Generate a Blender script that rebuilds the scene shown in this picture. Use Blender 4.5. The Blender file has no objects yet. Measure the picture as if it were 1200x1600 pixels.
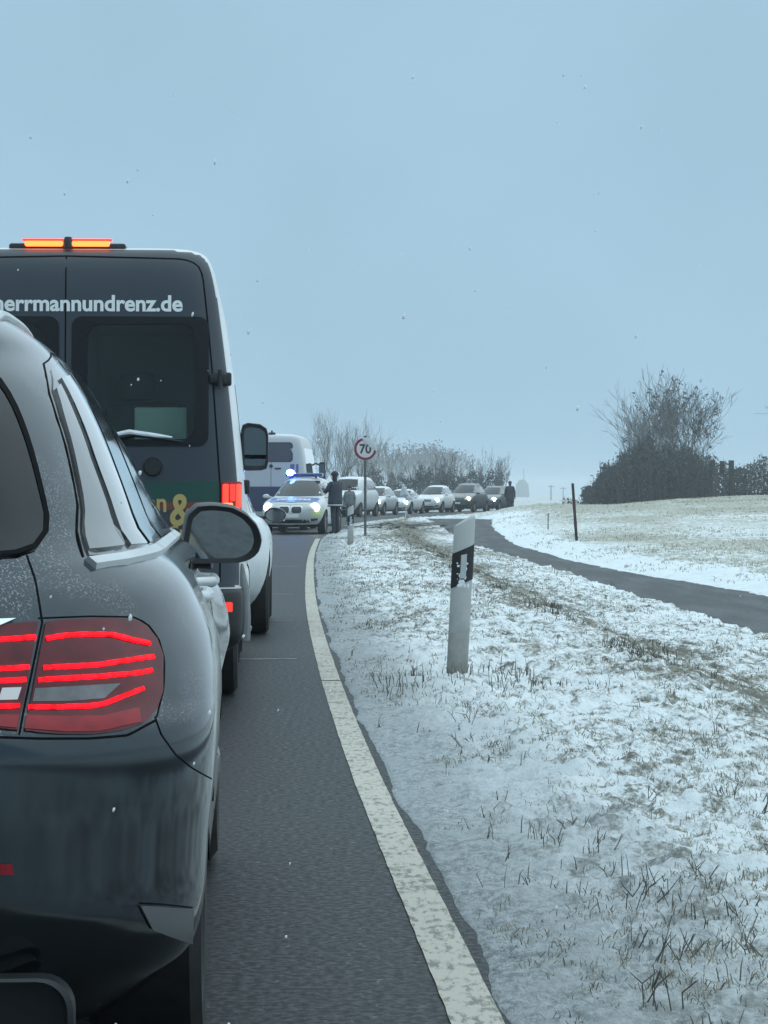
import bpy, bmesh, math, random
import numpy as np
from mathutils import Vector, Matrix
from mathutils.bvhtree import BVHTree

# ------------------------------------------------------------------ camera, sky, sun, exposure
scene = bpy.context.scene
COL = scene.collection
R = math.radians
F = 4100.0                       # focal length in photograph pixels (1200 x 1600)
CAMH = 1.2
PITCH = math.atan(30.0 / F)
cam_d = bpy.data.cameras.new('camera')
cam = bpy.data.objects.new('camera', cam_d)
COL.objects.link(cam)
cam.location = (0, 0, CAMH)
cam.rotation_euler = (math.pi / 2 - PITCH, 0, 0)
cam_d.sensor_fit = 'VERTICAL'
cam_d.sensor_height = 36.0
cam_d.lens = 36.0 * F / 1600.0
cam_d.clip_start = 0.1
cam_d.clip_end = 6000
cam_d.dof.use_dof = False
scene.camera = cam

SUN_EL, SUN_AZ = 38.0, 70.0      # azimuth measured clockwise from +Y
world = bpy.data.worlds.new('World')
scene.world = world
world.use_nodes = True
wn = world.node_tree.nodes
wl = world.node_tree.links
wn.clear()
sky = wn.new('ShaderNodeTexSky')
sky.sky_type = 'NISHITA'
sky.sun_disc = False
sky.sun_elevation = R(SUN_EL)
sky.sun_rotation = R(SUN_AZ)
sky.dust_density = 3.0
bg_sky = wn.new('ShaderNodeBackground')
bg_sky.inputs['Strength'].default_value = 0.05
wl.new(sky.outputs[0], bg_sky.inputs[0])
tc = wn.new('ShaderNodeTexCoord')
sx = wn.new('ShaderNodeSeparateXYZ')
wl.new(tc.outputs['Generated'], sx.inputs[0])
ramp = wn.new('ShaderNodeValToRGB')
cr = ramp.color_ramp
cr.elements[0].position = 0.0
cr.elements[0].color = (0.362, 0.566, 0.720, 1)
cr.elements[1].position = 1.0
cr.elements[1].color = (0.92, 1.20, 1.33, 1)
e = cr.elements.new(0.05); e.color = (0.358, 0.560, 0.712, 1)
e = cr.elements.new(0.12); e.color = (0.355, 0.555, 0.706, 1)
e = cr.elements.new(0.22); e.color = (0.360, 0.550, 0.690, 1)
# faint, broad unevenness of the cloud sheet
cn = wn.new('ShaderNodeTexNoise')
cn.inputs['Scale'].default_value = 7.0
cn.inputs['Detail'].default_value = 3.0
wl.new(tc.outputs['Generated'], cn.inputs['Vector'])
cm = wn.new('ShaderNodeMapRange')
cm.inputs['From Min'].default_value = 0.3
cm.inputs['From Max'].default_value = 0.7
cm.inputs['To Min'].default_value = 0.955
cm.inputs['To Max'].default_value = 1.055
wl.new(cn.outputs['Fac'], cm.inputs['Value'])
wl.new(sx.outputs['Z'], ramp.inputs['Fac'])
bg_cloud = wn.new('ShaderNodeBackground')
wl.new(ramp.outputs['Color'], bg_cloud.inputs['Color'])
wl.new(cm.outputs['Result'], bg_cloud.inputs['Strength'])
mixw = wn.new('ShaderNodeMixShader')
mixw.inputs['Fac'].default_value = 0.93
wl.new(bg_sky.outputs[0], mixw.inputs[1])
wl.new(bg_cloud.outputs[0], mixw.inputs[2])
wo = wn.new('ShaderNodeOutputWorld')
wl.new(mixw.outputs[0], wo.inputs['Surface'])

sun_d = bpy.data.lights.new('sun', 'SUN')
sun_d.energy = 0.9
sun_d.angle = R(140)
sun_d.color = (0.95, 1.0, 0.99)
sun = bpy.data.objects.new('sun', sun_d)
COL.objects.link(sun)
sd = Vector((math.sin(R(SUN_AZ)) * math.cos(R(SUN_EL)), math.cos(R(SUN_AZ)) * math.cos(R(SUN_EL)), math.sin(R(SUN_EL))))
sun.rotation_euler = sd.to_track_quat('Z', 'Y').to_euler()
sun.location = (0, 0, 60)

vs = scene.view_settings
vs.view_transform = 'Standard'
vs.look = 'None'
vs.exposure = 0.10
vs.gamma = 1.0
vs.use_curve_mapping = False
scene.cycles.use_denoising = True
scene.cycles.max_bounces = 8
scene.cycles.transparent_max_bounces = 12
scene.cycles.volume_bounces = 2

# ------------------------------------------------------------------ helpers
rnd = random.Random(7)


def smooth(a, b, x):
    t = np.clip((np.asarray(x, float) - a) / (b - a), 0, 1)
    return t * t * (3 - 2 * t)


def vnoise(x, y, seed=0):
    x = np.asarray(x, float); y = np.asarray(y, float)
    ix = np.floor(x).astype(np.int64); iy = np.floor(y).astype(np.int64)
    fx = x - ix; fy = y - iy
    fx = fx * fx * (3 - 2 * fx); fy = fy * fy * (3 - 2 * fy)

    def h(a, b):
        n = (a * 374761393 + b * 668265263 + seed * 974634777) & 0xffffffff
        n = ((n ^ (n >> 13)) * 1274126177) & 0xffffffff
        n = (n ^ (n >> 16)) & 0xffffffff
        return n / 4294967295.0
    a = h(ix, iy); b = h(ix + 1, iy); c = h(ix, iy + 1); d = h(ix + 1, iy + 1)
    return (a * (1 - fx) + b * fx) * (1 - fy) + (c * (1 - fx) + d * fx) * fy


def fbm(x, y, seed=0, oct=4):
    s = 0.0; amp = 0.5; k = 1.0
    for i in range(oct):
        s = s + amp * (vnoise(x * k + 17.3 * i, y * k - 9.1 * i, seed + i) * 2 - 1)
        amp *= 0.5; k *= 2.03
    return s


def pchip(xs, ys):
    xs = np.asarray(xs, float); ys = np.asarray(ys, float)
    h = np.diff(xs); dl = np.diff(ys) / h
    m = np.zeros(len(xs))
    m[0] = dl[0]; m[-1] = dl[-1]
    for i in range(1, len(xs) - 1):
        if dl[i - 1] * dl[i] > 0:
            w1 = 2 * h[i] + h[i - 1]; w2 = h[i] + 2 * h[i - 1]
            m[i] = (w1 + w2) / (w1 / dl[i - 1] + w2 / dl[i])

    def f(x):
        x = np.asarray(x, float)
        i = np.clip(np.searchsorted(xs, x) - 1, 0, len(xs) - 2)
        t = (x - xs[i]) / h[i]
        t_in = np.clip(t, 0, 1)
        t2 = t_in * t_in; t3 = t2 * t_in
        v = ((2 * t3 - 3 * t2 + 1) * ys[i] + (t3 - 2 * t2 + t_in) * h[i] * m[i]
             + (-2 * t3 + 3 * t2) * ys[i + 1] + (t3 - t2) * h[i] * m[i + 1])
        v = v + np.where(x > xs[-1], (x - xs[-1]) * m[-1], 0) + np.where(x < xs[0], (x - xs[0]) * m[0], 0)
        return v
    return f


def mesh_obj(name, verts, faces, mats, parent=None, shade=True, mi=None, angle=None):
    me = bpy.data.meshes.new(name)
    me.from_pydata([tuple(v) for v in verts], [], [tuple(f) for f in faces])
    if not isinstance(mats, (list, tuple)):
        mats = [mats]
    for m in mats:
        me.materials.append(m)
    if mi is not None:
        me.polygons.foreach_set('material_index', mi)
    if shade:
        me.polygons.foreach_set('use_smooth', [True] * len(me.polygons))
        if angle:
            me.set_sharp_from_angle(angle=R(angle))
    me.update()
    o = bpy.data.objects.new(name, me)
    COL.objects.link(o)
    if parent is not None:
        o.parent = parent
    return o


def big_mesh(name, verts, quads, mats, parent=None, shade=True):
    """fast path: verts (N,3) and faces (M,k) arrays"""
    verts = np.asarray(verts, np.float32); quads = np.asarray(quads, np.int32)
    me = bpy.data.meshes.new(name)
    k = quads.shape[1]
    me.vertices.add(len(verts)); me.vertices.foreach_set('co', verts.ravel())
    me.loops.add(quads.size); me.loops.foreach_set('vertex_index', quads.ravel())
    me.polygons.add(len(quads))
    me.polygons.foreach_set('loop_start', np.arange(0, quads.size, k, dtype=np.int32))
    me.polygons.foreach_set('loop_total', np.full(len(quads), k, dtype=np.int32))
    if shade:
        me.polygons.foreach_set('use_smooth', np.ones(len(quads), bool))
    for m in (mats if isinstance(mats, (list, tuple)) else [mats]):
        me.materials.append(m)
    me.update(calc_edges=True)
    me.validate()
    o = bpy.data.objects.new(name, me)
    COL.objects.link(o)
    if parent is not None:
        o.parent = parent
    return o


def thing(name, label, cat, loc=(0, 0, 0), rotz=0.0, group=None):
    o = bpy.data.objects.new(name, None)
    COL.objects.link(o)
    o.location = loc
    o.rotation_euler = (0, 0, rotz)
    o.empty_display_size = 0.2
    return tag(o, label, cat, group)


def tag(o, label=None, cat=None, group=None, kind=None):
    if label: o['label'] = label
    if cat: o['category'] = cat
    if group: o['group'] = group
    if kind: o['kind'] = kind
    return o


class MB:
    """collects simple shapes into one mesh"""
    def __init__(s):
        s.v = []; s.f = []

    def add(s, vs_, fs_):
        b = len(s.v)
        s.v += [tuple(p) for p in vs_]
        s.f += [tuple(i + b for i in f) for f in fs_]
        return s

    def box(s, c, d, rot=None, taper=1.0, bev=0.0):
        cx, cy, cz = c; dx, dy, dz = (k / 2 for k in d)
        if bev <= 0:
            p = [Vector((x * dx * (taper if z > 0 else 1), y * dy * (taper if z > 0 else 1), z * dz)) for z in (-1, 1) for y in (-1, 1) for x in (-1, 1)]
            fs_ = [(0, 2, 3, 1), (4, 5, 7, 6), (0, 1, 5, 4), (2, 6, 7, 3), (0, 4, 6, 2), (1, 3, 7, 5)]
        else:
            bm = bmesh.new()
            bmesh.ops.create_cube(bm, size=1.0)
            for q in bm.verts:
                k = taper if q.co.z > 0 else 1
                q.co = Vector((q.co.x * 2 * dx * k, q.co.y * 2 * dy * k, q.co.z * 2 * dz))
            bmesh.ops.bevel(bm, geom=bm.edges[:], offset=bev, segments=2, affect='EDGES', profile=0.5)
            bm.verts.index_update()
            p = [q.co.copy() for q in bm.verts]
            fs_ = [[q.index for q in f.verts] for f in bm.faces]
            bm.free()
        if rot is not None:
            p = [rot @ q for q in p]
        return s.add([(q.x + cx, q.y + cy, q.z + cz) for q in p], fs_)

    def tube(s, pts, rad, n=8, caps=True):
        pts = [Vector(p) for p in pts]
        if not isinstance(rad, (list, tuple)):
            rad = [rad] * len(pts)
        vs_ = []; fs_ = []
        up = None
        for i, p in enumerate(pts):
            t = (pts[min(i + 1, len(pts) - 1)] - pts[max(i - 1, 0)]).normalized()
            if up is None:
                up = t.orthogonal().normalized()
            up = (up - t * up.dot(t)).normalized()
            w = t.cross(up)
            for k in range(n):
                a = 2 * math.pi * k / n
                vs_.append(p + (up * math.cos(a) + w * math.sin(a)) * rad[i])
        for i in range(len(pts) - 1):
            for k in range(n):
                a = i * n + k; b = i * n + (k + 1) % n
                fs_.append((a, b, b + n, a + n))
        if caps:
            fs_.append(tuple(range(n))[::-1]); fs_.append(tuple(range((len(pts) - 1) * n, len(pts) * n)))
        return s.add(vs_, fs_)

    def lathe(s, prof, axis='x', n=32, center=(0, 0, 0)):
        vs_ = []; fs_ = []
        for (a, r) in prof:
            for k in range(n):
                t = 2 * math.pi * k / n
                c_, s_ = math.cos(t) * r, math.sin(t) * r
                q = {'x': (a, c_, s_), 'y': (c_, a, s_), 'z': (c_, s_, a)}[axis]
                vs_.append((q[0] + center[0], q[1] + center[1], q[2] + center[2]))
        for i in range(len(prof) - 1):
            for k in range(n):
                a = i * n + k; b = i * n + (k + 1) % n
                fs_.append((a, b, b + n, a + n))
        return s.add(vs_, fs_)

    def build(s, name, mat, parent=None, shade=True, angle=35):
        o = mesh_obj(name, s.v, s.f, mat, parent, shade, angle=angle if shade else None)
        return o


def cam_ray(px, py):
    d = Vector(((px - 600) / F, 1.0, -(py - 800) / F))
    d = Matrix.Rotation(-PITCH, 3, 'X') @ d
    return Vector((0, 0, CAMH)), d.normalized()


# ------------------------------------------------------------------ materials
def mat_base(name):
    m = bpy.data.materials.new(name)
    m.use_nodes = True
    n = m.node_tree.nodes; l = m.node_tree.links
    b = n['Principled BSDF']
    return m, n, l, b


def mat(name, col, rough=0.5, metal=0.0, spec=0.5, coat=0.0, var=0.0, vscale=8.0, bump=0.0, bscale=60.0):
    m, n, l, b = mat_base(name)
    b.inputs['Base Color'].default_value = (*col, 1)
    b.inputs['Roughness'].default_value = rough
    b.inputs['Metallic'].default_value = metal
    b.inputs['Specular IOR Level'].default_value = spec
    b.inputs['Coat Weight'].default_value = coat
    if var or bump:
        t = n.new('ShaderNodeTexCoord')
    if var:
        k = n.new('ShaderNodeTexNoise'); k.inputs['Scale'].default_value = vscale; k.inputs['Detail'].default_value = 5
        l.new(t.outputs['Object'], k.inputs['Vector'])
        mr = n.new('ShaderNodeMapRange')
        mr.inputs['From Min'].default_value = 0.3; mr.inputs['From Max'].default_value = 0.7
        mr.inputs['To Min'].default_value = 1 - var; mr.inputs['To Max'].default_value = 1 + var
        l.new(k.outputs['Fac'], mr.inputs['Value'])
        mx = n.new('ShaderNodeMix'); mx.data_type = 'RGBA'; mx.blend_type = 'MULTIPLY'
        mx.inputs['Factor'].default_value = 1
        mx.inputs['A'].default_value = (*col, 1)
        l.new(mr.outputs['Result'], mx.inputs['B'])
        l.new(mx.outputs['Result'], b.inputs['Base Color'])
    if bump:
        k2 = n.new('ShaderNodeTexNoise'); k2.inputs['Scale'].default_value = bscale; k2.inputs['Detail'].default_value = 6
        l.new(t.outputs['Object'], k2.inputs['Vector'])
        bp = n.new('ShaderNodeBump'); bp.inputs['Strength'].default_value = bump; bp.inputs['Distance'].default_value = 0.02
        l.new(k2.outputs['Fac'], bp.inputs['Height'])
        l.new(bp.outputs[0], b.inputs['Normal'])
    return m


def emit(name, col, strength, base=(0.06, 0.003, 0.004)):
    m, n, l, b = mat_base(name)
    b.inputs['Base Color'].default_value = (*base, 1)
    b.inputs['Roughness'].default_value = 0.2
    b.inputs['Emission Color'].default_value = (*col, 1)
    b.inputs['Emission Strength'].default_value = strength
    return m


def paint(name, col, metal=0.0, rough=0.3, grime=0.25, speck=0.0, topsnow=0.0, grime_col=(0.23, 0.24, 0.24), coat=0.6, low=0.75):
    """car paint with road grime towards the sills, melting snow specks and snow lying on top"""
    m, n, l, b = mat_base(name)
    b.inputs['Metallic'].default_value = metal
    b.inputs['Coat Weight'].default_value = coat
    b.inputs['Coat Roughness'].default_value = 0.08
    t = n.new('ShaderNodeTexCoord')
    geo = n.new('ShaderNodeNewGeometry')
    sepn = n.new('ShaderNodeSeparateXYZ'); l.new(geo.outputs['Normal'], sepn.inputs[0])
    sepp = n.new('ShaderNodeSeparateXYZ'); l.new(t.outputs['Object'], sepp.inputs[0])

    def noise(sc, det=5):
        k = n.new('ShaderNodeTexNoise'); k.inputs['Scale'].default_value = sc; k.inputs['Detail'].default_value = det
        l.new(t.outputs['Object'], k.inputs['Vector']); return k.outputs['Fac']

    def mapr(x, a, b_, c=0.0, d=1.0):
        k = n.new('ShaderNodeMapRange'); k.interpolation_type = 'SMOOTHSTEP'
        k.inputs['From Min'].default_value = a; k.inputs['From Max'].default_value = b_
        k.inputs['To Min'].default_value = c; k.inputs['To Max'].default_value = d
        l.new(x, k.inputs['Value']); return k.outputs['Result']

    def mul(x, y):
        k = n.new('ShaderNodeMath'); k.operation = 'MULTIPLY'
        if isinstance(x, float): k.inputs[0].default_value = x
        else: l.new(x, k.inputs[0])
        if isinstance(y, float): k.inputs[1].default_value = y
        else: l.new(y, k.inputs[1])
        return k.outputs[0]

    def mixc(fac, A, B):
        k = n.new('ShaderNodeMix'); k.data_type = 'RGBA'
        l.new(fac, k.inputs['Factor'])
        for s_, val in (('A', A), ('B', B)):
            if isinstance(val, tuple): k.inputs[s_].default_value = (*val, 1)
            else: l.new(val, k.inputs[s_])
        return k.outputs['Result']
    # dirt film: stronger low down (spray), streaky
    g = mul(mapr(sepp.outputs['Z'], low, 0.25, 0.12, 1.0), mul(mapr(noise(3.5), 0.35, 0.7, 0.35, 1.0), float(grime)))
    c = mixc(g, col, grime_col)
    rr = n.new('ShaderNodeMath'); rr.operation = 'MULTIPLY_ADD'
    l.new(g, rr.inputs[0]); rr.inputs[1].default_value = 0.5; rr.inputs[2].default_value = rough
    rough_out = rr.outputs[0]
    if speck:
        s1 = mapr(noise(230, 2), 0.54, 0.64)
        s2 = mapr(noise(7, 3), 0.46, 0.64)
        up = mapr(sepn.outputs['Z'], 0.12, 0.55)
        k = mul(mul(mul(s1, s2), up), float(speck))
        c = mixc(k, c, (0.72, 0.75, 0.77))
        r2 = n.new('ShaderNodeMath'); r2.operation = 'MAXIMUM'
        l.new(rough_out, r2.inputs[0]); l.new(mul(k, 0.6), r2.inputs[1]); rough_out = r2.outputs[0]
    if topsnow:
        k = mul(mul(mapr(sepn.outputs['Z'], 0.55, 0.9), mapr(noise(9), 0.25, 0.5)), float(topsnow))
        c = mixc(k, c, (0.78, 0.80, 0.82))
    l.new(c, b.inputs['Base Color'])
    l.new(rough_out, b.inputs['Roughness'])
    l.new(rough_out, b.inputs['Coat Roughness'])
    return m


M = {}
M['tyre'] = mat('tyre_rubber', (0.012, 0.012, 0.013), 0.75, var=0.4, vscale=20)
M['rim'] = mat('rim_metal', (0.18, 0.19, 0.2), 0.4, 0.7)
M['black'] = mat('black_plastic', (0.012, 0.013, 0.015), 0.45)
M['gloss_black'] = mat('gloss_black', (0.006, 0.007, 0.008), 0.08, coat=0.5)
M['seam'] = mat('panel_gap', (0.004, 0.004, 0.005), 0.8, spec=0.1)
M['chrome'] = mat('chrome', (0.72, 0.74, 0.76), 0.18, 1.0)
M['satin'] = mat('satin_trim', (0.55, 0.57, 0.58), 0.38, 0.8, var=0.15)
M['glass'] = mat('dark_glass', (0.008, 0.012, 0.014), 0.05, spec=0.3)
M['side_glass'] = mat('side_glass', (0.014, 0.02, 0.022), 0.04, spec=1.0, coat=1.0)
M['mirror'] = mat('mirror_glass', (0.25, 0.27, 0.28), 0.03, 1.0)
M['arch'] = mat('wheel_arch', (0.006, 0.006, 0.006), 0.9, spec=0.1)
M['plate'] = mat('plate', (0.72, 0.72, 0.70), 0.5)
M['led_red'] = emit('led_red', (1.0, 0.004, 0.012), 2.2)
_n = M['led_red'].node_tree.nodes; _l = M['led_red'].node_tree.links
_b = _n['Principled BSDF']; _b.inputs['Specular IOR Level'].default_value = 0.1
_t = _n.new('ShaderNodeTexCoord'); _k = _n.new('ShaderNodeTexNoise'); _k.inputs['Scale'].default_value = 70; _k.inputs['Detail'].default_value = 2
_l.new(_t.outputs['Object'], _k.inputs['Vector'])
_r = _n.new('ShaderNodeMapRange'); _r.inputs['From Min'].default_value = .35; _r.inputs['From Max'].default_value = .65; _r.inputs['To Min'].default_value = .9; _r.inputs['To Max'].default_value = 3.6
_l.new(_k.outputs['Fac'], _r.inputs['Value']); _l.new(_r.outputs['Result'], _b.inputs['Emission Strength'])
M['lamp_red'] = emit('lamp_red_lit', (1.0, 0.035, 0.015), 2.4)
M['lamp_orange'] = emit('lamp_orange_lit', (1.0, 0.16, 0.03), 4.0)
M['lens_red'] = mat('lens_red', (0.10, 0.006, 0.012), 0.16, spec=.35, coat=0.1, var=.25, vscale=20)
M['lens_red2'] = mat('lens_red_bright', (0.26, 0.006, 0.014), 0.16, spec=.35, coat=0.1, var=.2, vscale=25)
M['lens_grey'] = mat('lens_grey', (0.12, 0.12, 0.125), 0.2, coat=0.5, var=0.3, vscale=30)
M['reflector_red_glow'] = emit('reflector_red_glow', (1.0, 0.05, 0.03), 0.9)  # glow given by emission, also to the bumper reflectors, which are no lamps
M['head'] = emit('headlight_lit', (0.97, 1.0, 0.84), 14.0, (0.8, 0.8, 0.8))
M['head_warm'] = emit('headlight_warm', (1.0, 0.74, 0.34), 12.0, (0.8, 0.7, 0.5))
M['head_off'] = mat('headlight_unlit', (0.5, 0.53, 0.55), 0.15, coat=1.0)
M['blue_lit'] = emit('blue_light_lit', (0.12, 0.30, 1.0), 30.0, (0.02, 0.05, 0.4))
M['blue_lens'] = mat('blue_lens', (0.01, 0.03, 0.22), 0.15, coat=1.0)
M['snowclean'] = mat('snow_clean', (0.80, 0.83, 0.85), 0.9, bump=0.6, bscale=30, var=0.05)
M['police_blue'] = mat('police_blue', (0.02, 0.13, 0.42), 0.3, coat=0.3)
M['police_lime'] = mat('police_lime', (0.52, 0.62, 0.30), 0.4)
M['white_letter'] = mat('white_letter', (0.78, 0.80, 0.80), 0.5)
M['yellow_letter'] = mat('yellow_letter', (0.44, 0.33, 0.11), 0.5)

# ------------------------------------------------------------------ setting: lie of the land
_ry = [-30, 0, 5.93, 11.4, 18.9, 27.3, 37.8, 49, 60, 70, 85, 100, 117, 130, 141, 150, 158, 172, 200, 300]
_rx = [2.1, 0.52, 0.21, -0.09, -0.43, -0.75, -1.07, -1.36, -1.58, -1.72, -1.70, -1.35, -0.1, 2.6, 4.6, 6.2, 8.0, 12.2, 21, 56]
RL = pchip(_ry, _rx)                       # centre of the right edge line
EDGE = 0.058                                # asphalt beyond the line
ROADW = 6.9
PN = pchip([-20, 12, 28.5, 48.5, 63.7, 77, 95, 112, 122], [5.6, 4.6, 4.13, 3.55, 3.1, 2.73, 2.3, 1.9, 1.7])
PF = pchip([-20, 12, 28, 41, 59.6, 82, 100, 112, 122], [8.6, 7.6, 6.9, 6.0, 4.55, 4.1, 4.2, 4.6, 5.2])


def path_h(y):
    return -0.40 + 0.40 * smooth(80, 116, y)


def ground(x, y, fine=True):
    x = np.asarray(x, float); y = np.asarray(y, float)
    rl = RL(y)
    slope = (RL(y + 0.5) - RL(y - 0.5))
    d = (x - rl - EDGE) / np.sqrt(1 + slope ** 2)
    d = d + np.where(d > -1, 0.045 * fbm(y * 1.3, y * 0 + 3, 91, 4), 0)
    pn = PN(np.minimum(y, 122)); pf = PF(np.minimum(y, 122))
    ph = path_h(y)
    # verge: slush lip, shelf, ditch, then up to the path shoulder
    verge = 0.016 * smooth(-.02, 0.15, d) + 0.035 * smooth(0.15, 0.9, d)
    wd = np.maximum(pn - rl - EDGE, 0.5)
    q = d / wd
    verge = verge + (ph + 0.03) * smooth(0.45, 0.98, q) - 0.16 * np.exp(-((q - 0.62) / 0.13) ** 2) * smooth(95, 70, y)
    dist_f = x - pf
    fieldt = 0.10 + 0.045 * np.clip(x, 0, 40) - 0.0004 * np.clip(x, 0, 40) ** 2
    field = ph + 0.16 * smooth(0, 1.2, dist_f) + (fieldt - ph - 0.16) * smooth(35, 165, y) * smooth(0, 6, dist_f)
    crest = -2.6 * smooth(178, 290, y)
    field = field + crest
    far = smooth(116, 124, y)
    right_near = np.where(x < pn, verge, np.where(x > pf, field, ph - 0.03))
    right_far = 0.05 * smooth(0, 0.3, d) + (fieldt + crest) * smooth(1, 10, d)
    hgt = right_near * (1 - far) + right_far * far
    hgt = hgt + 0.42 * np.exp(-((x - 7.2) / 2.6) ** 2 - ((y - 127) / 5.5) ** 2)
    left = 0.04 * smooth(-ROADW, -ROADW - 0.4, d) - 0.2 * smooth(-ROADW - 1, -ROADW - 4, d) - 1.2 * smooth(180, 300, y)
    h0 = np.where(d > 0, hgt, left)
    onroad = (d < -0.05) & (d > -ROADW)
    onpath = (x > pn) & (x < pf) & (y < 120) & (d > 0)
    if fine:
        roughness = np.where(onpath, 0.0, smooth(0.05, 0.7, np.where(d > 0, d, -ROADW - d)) ** .8)
        big = fbm(x * 1.1, y * 0.8, 3, 3) * 0.05
        lump = fbm(x * 6.0, y * 4.5, 11, 4) * 0.060
        tuft = np.maximum(fbm(x * 15.0, y * 9.0, 23, 3), 0) * 0.060
        h0 = h0 + roughness * (big + lump + tuft) + np.where(d > 0, 0.010 * fbm(x * 25, y * 18, 5, 2) * smooth(0.01, 0.1, d), 0)
        soil = np.exp(-((x - (0.35 * pn + 0.65 * rl) - 0.8) / 1.1) ** 2) * smooth(45, 60, y) * smooth(118, 95, y)
        h0 = h0 + np.where(d > 0, soil * 0.16 * fbm(x * 2.2, y * 0.8, 31, 3), 0)
    h0 = np.where(onroad, -0.06, h0)
    h0 = np.where((d > -1) & (d < 0.12), -0.06 + (h0 + 0.06) * smooth(-0.05, 0.045, d), h0)
    h0 = np.where(onpath, ph - 0.045, h0)
    return h0, d, onpath


def gz(x, y):
    return float(ground(np.array([x]), np.array([y]))[0][0])

# ------------------------------------------------------------------ ground, road, path
def ground_material():
    m, n, l, b = mat_base('snowy_ground')
    t = n.new('ShaderNodeTexCoord')

    def attr(k):
        a = n.new('ShaderNodeAttribute'); a.attribute_name = k; return a.outputs['Fac']

    ms_ = n.new('ShaderNodeMapping'); ms_.inputs['Scale'].default_value = (1, .42, 1); l.new(t.outputs['Object'], ms_.inputs['Vector'])

    def noise(sc, det=6, rough=0.55, st=False):
        k = n.new('ShaderNodeTexNoise'); k.inputs['Scale'].default_value = sc; k.inputs['Detail'].default_value = det
        k.inputs['Roughness'].default_value = rough
        l.new(ms_.outputs[0] if st else t.outputs['Object'], k.inputs['Vector']); return k.outputs['Fac']

    def op(o_, a, b_):
        k = n.new('ShaderNodeMath'); k.operation = o_
        for i, q in enumerate((a, b_)):
            if isinstance(q, (int, float)): k.inputs[i].default_value = q
            else: l.new(q, k.inputs[i])
        return k.outputs[0]

    def mapr(x, a, b_, c=0.0, d=1.0):
        k = n.new('ShaderNodeMapRange'); k.interpolation_type = 'SMOOTHSTEP'
        k.inputs['From Min'].default_value = a; k.inputs['From Max'].default_value = b_
        k.inputs['To Min'].default_value = c; k.inputs['To Max'].default_value = d
        l.new(x, k.inputs['Value']); return k.outputs['Result']

    def mixc(fac, A, B):
        k = n.new('ShaderNodeMix'); k.data_type = 'RGBA'
        l.new(fac, k.inputs['Factor'])
        for s_, val in (('A', A), ('B', B)):
            if isinstance(val, tuple): k.inputs[s_].default_value = (*val, 1)
            else: l.new(val, k.inputs[s_])
        return k.outputs['Result']
    n1 = noise(8.0, 8, 0.72, True); n2 = noise(46.0, 5, 0.7, True); n3 = noise(1.3, 4)
    comb = op('ADD', op('MULTIPLY', n1, 0.55), op('ADD', op('MULTIPLY', n2, 0.30), op('MULTIPLY', n3, 0.15)))
    bare = attr('bare')
    thr = op('SUBTRACT', comb, op('MULTIPLY', bare, 0.34))          # less = more grass
    snow = mapr(thr, 0.32, 0.44)
    grass = mixc(mapr(noise(2.2, 4), 0.35, 0.65), (0.15, 0.145, 0.12), (0.27, 0.26, 0.21))
    grass = mixc(mapr(noise(16, 3), 0.50, 0.66), grass, (0.095, 0.088, 0.07))
    grass = mixc(attr('straw'), grass, (0.42, 0.405, 0.33))
    snowc = mixc(mapr(noise(3.0, 5), 0.3, 0.7), (0.76, 0.80, 0.82), (0.86, 0.89, 0.90))
    c = mixc(snow, grass, snowc)
    slush = mixc(mapr(noise(34, 8, 0.85, True), 0.38, 0.60), (0.15, 0.165, 0.17), (0.46, 0.49, 0.505))
    slush = mixc(mapr(noise(5, 4, 0.6, True), 0.35, 0.65, 0.0, 0.6), slush, (0.36, 0.385, 0.395))
    c = mixc(attr('slush'), c, slush)
    l.new(c, b.inputs['Base Color'])
    b.inputs['Roughness'].default_value = 0.85
    b.inputs['Specular IOR Level'].default_value = 0.2
    b.inputs['Subsurface Weight'].default_value = 0.0
    bp = n.new('ShaderNodeBump'); bp.inputs['Strength'].default_value = 0.75; bp.inputs['Distance'].default_value = 0.022
    hh = op('ADD', op('MULTIPLY', noise(30, 7, 0.75, True), 1.0), op('MULTIPLY', noise(110, 3, .6, True), 0.45))
    l.new(hh, bp.inputs['Height']); l.new(bp.outputs[0], b.inputs['Normal'])
    return m


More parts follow.
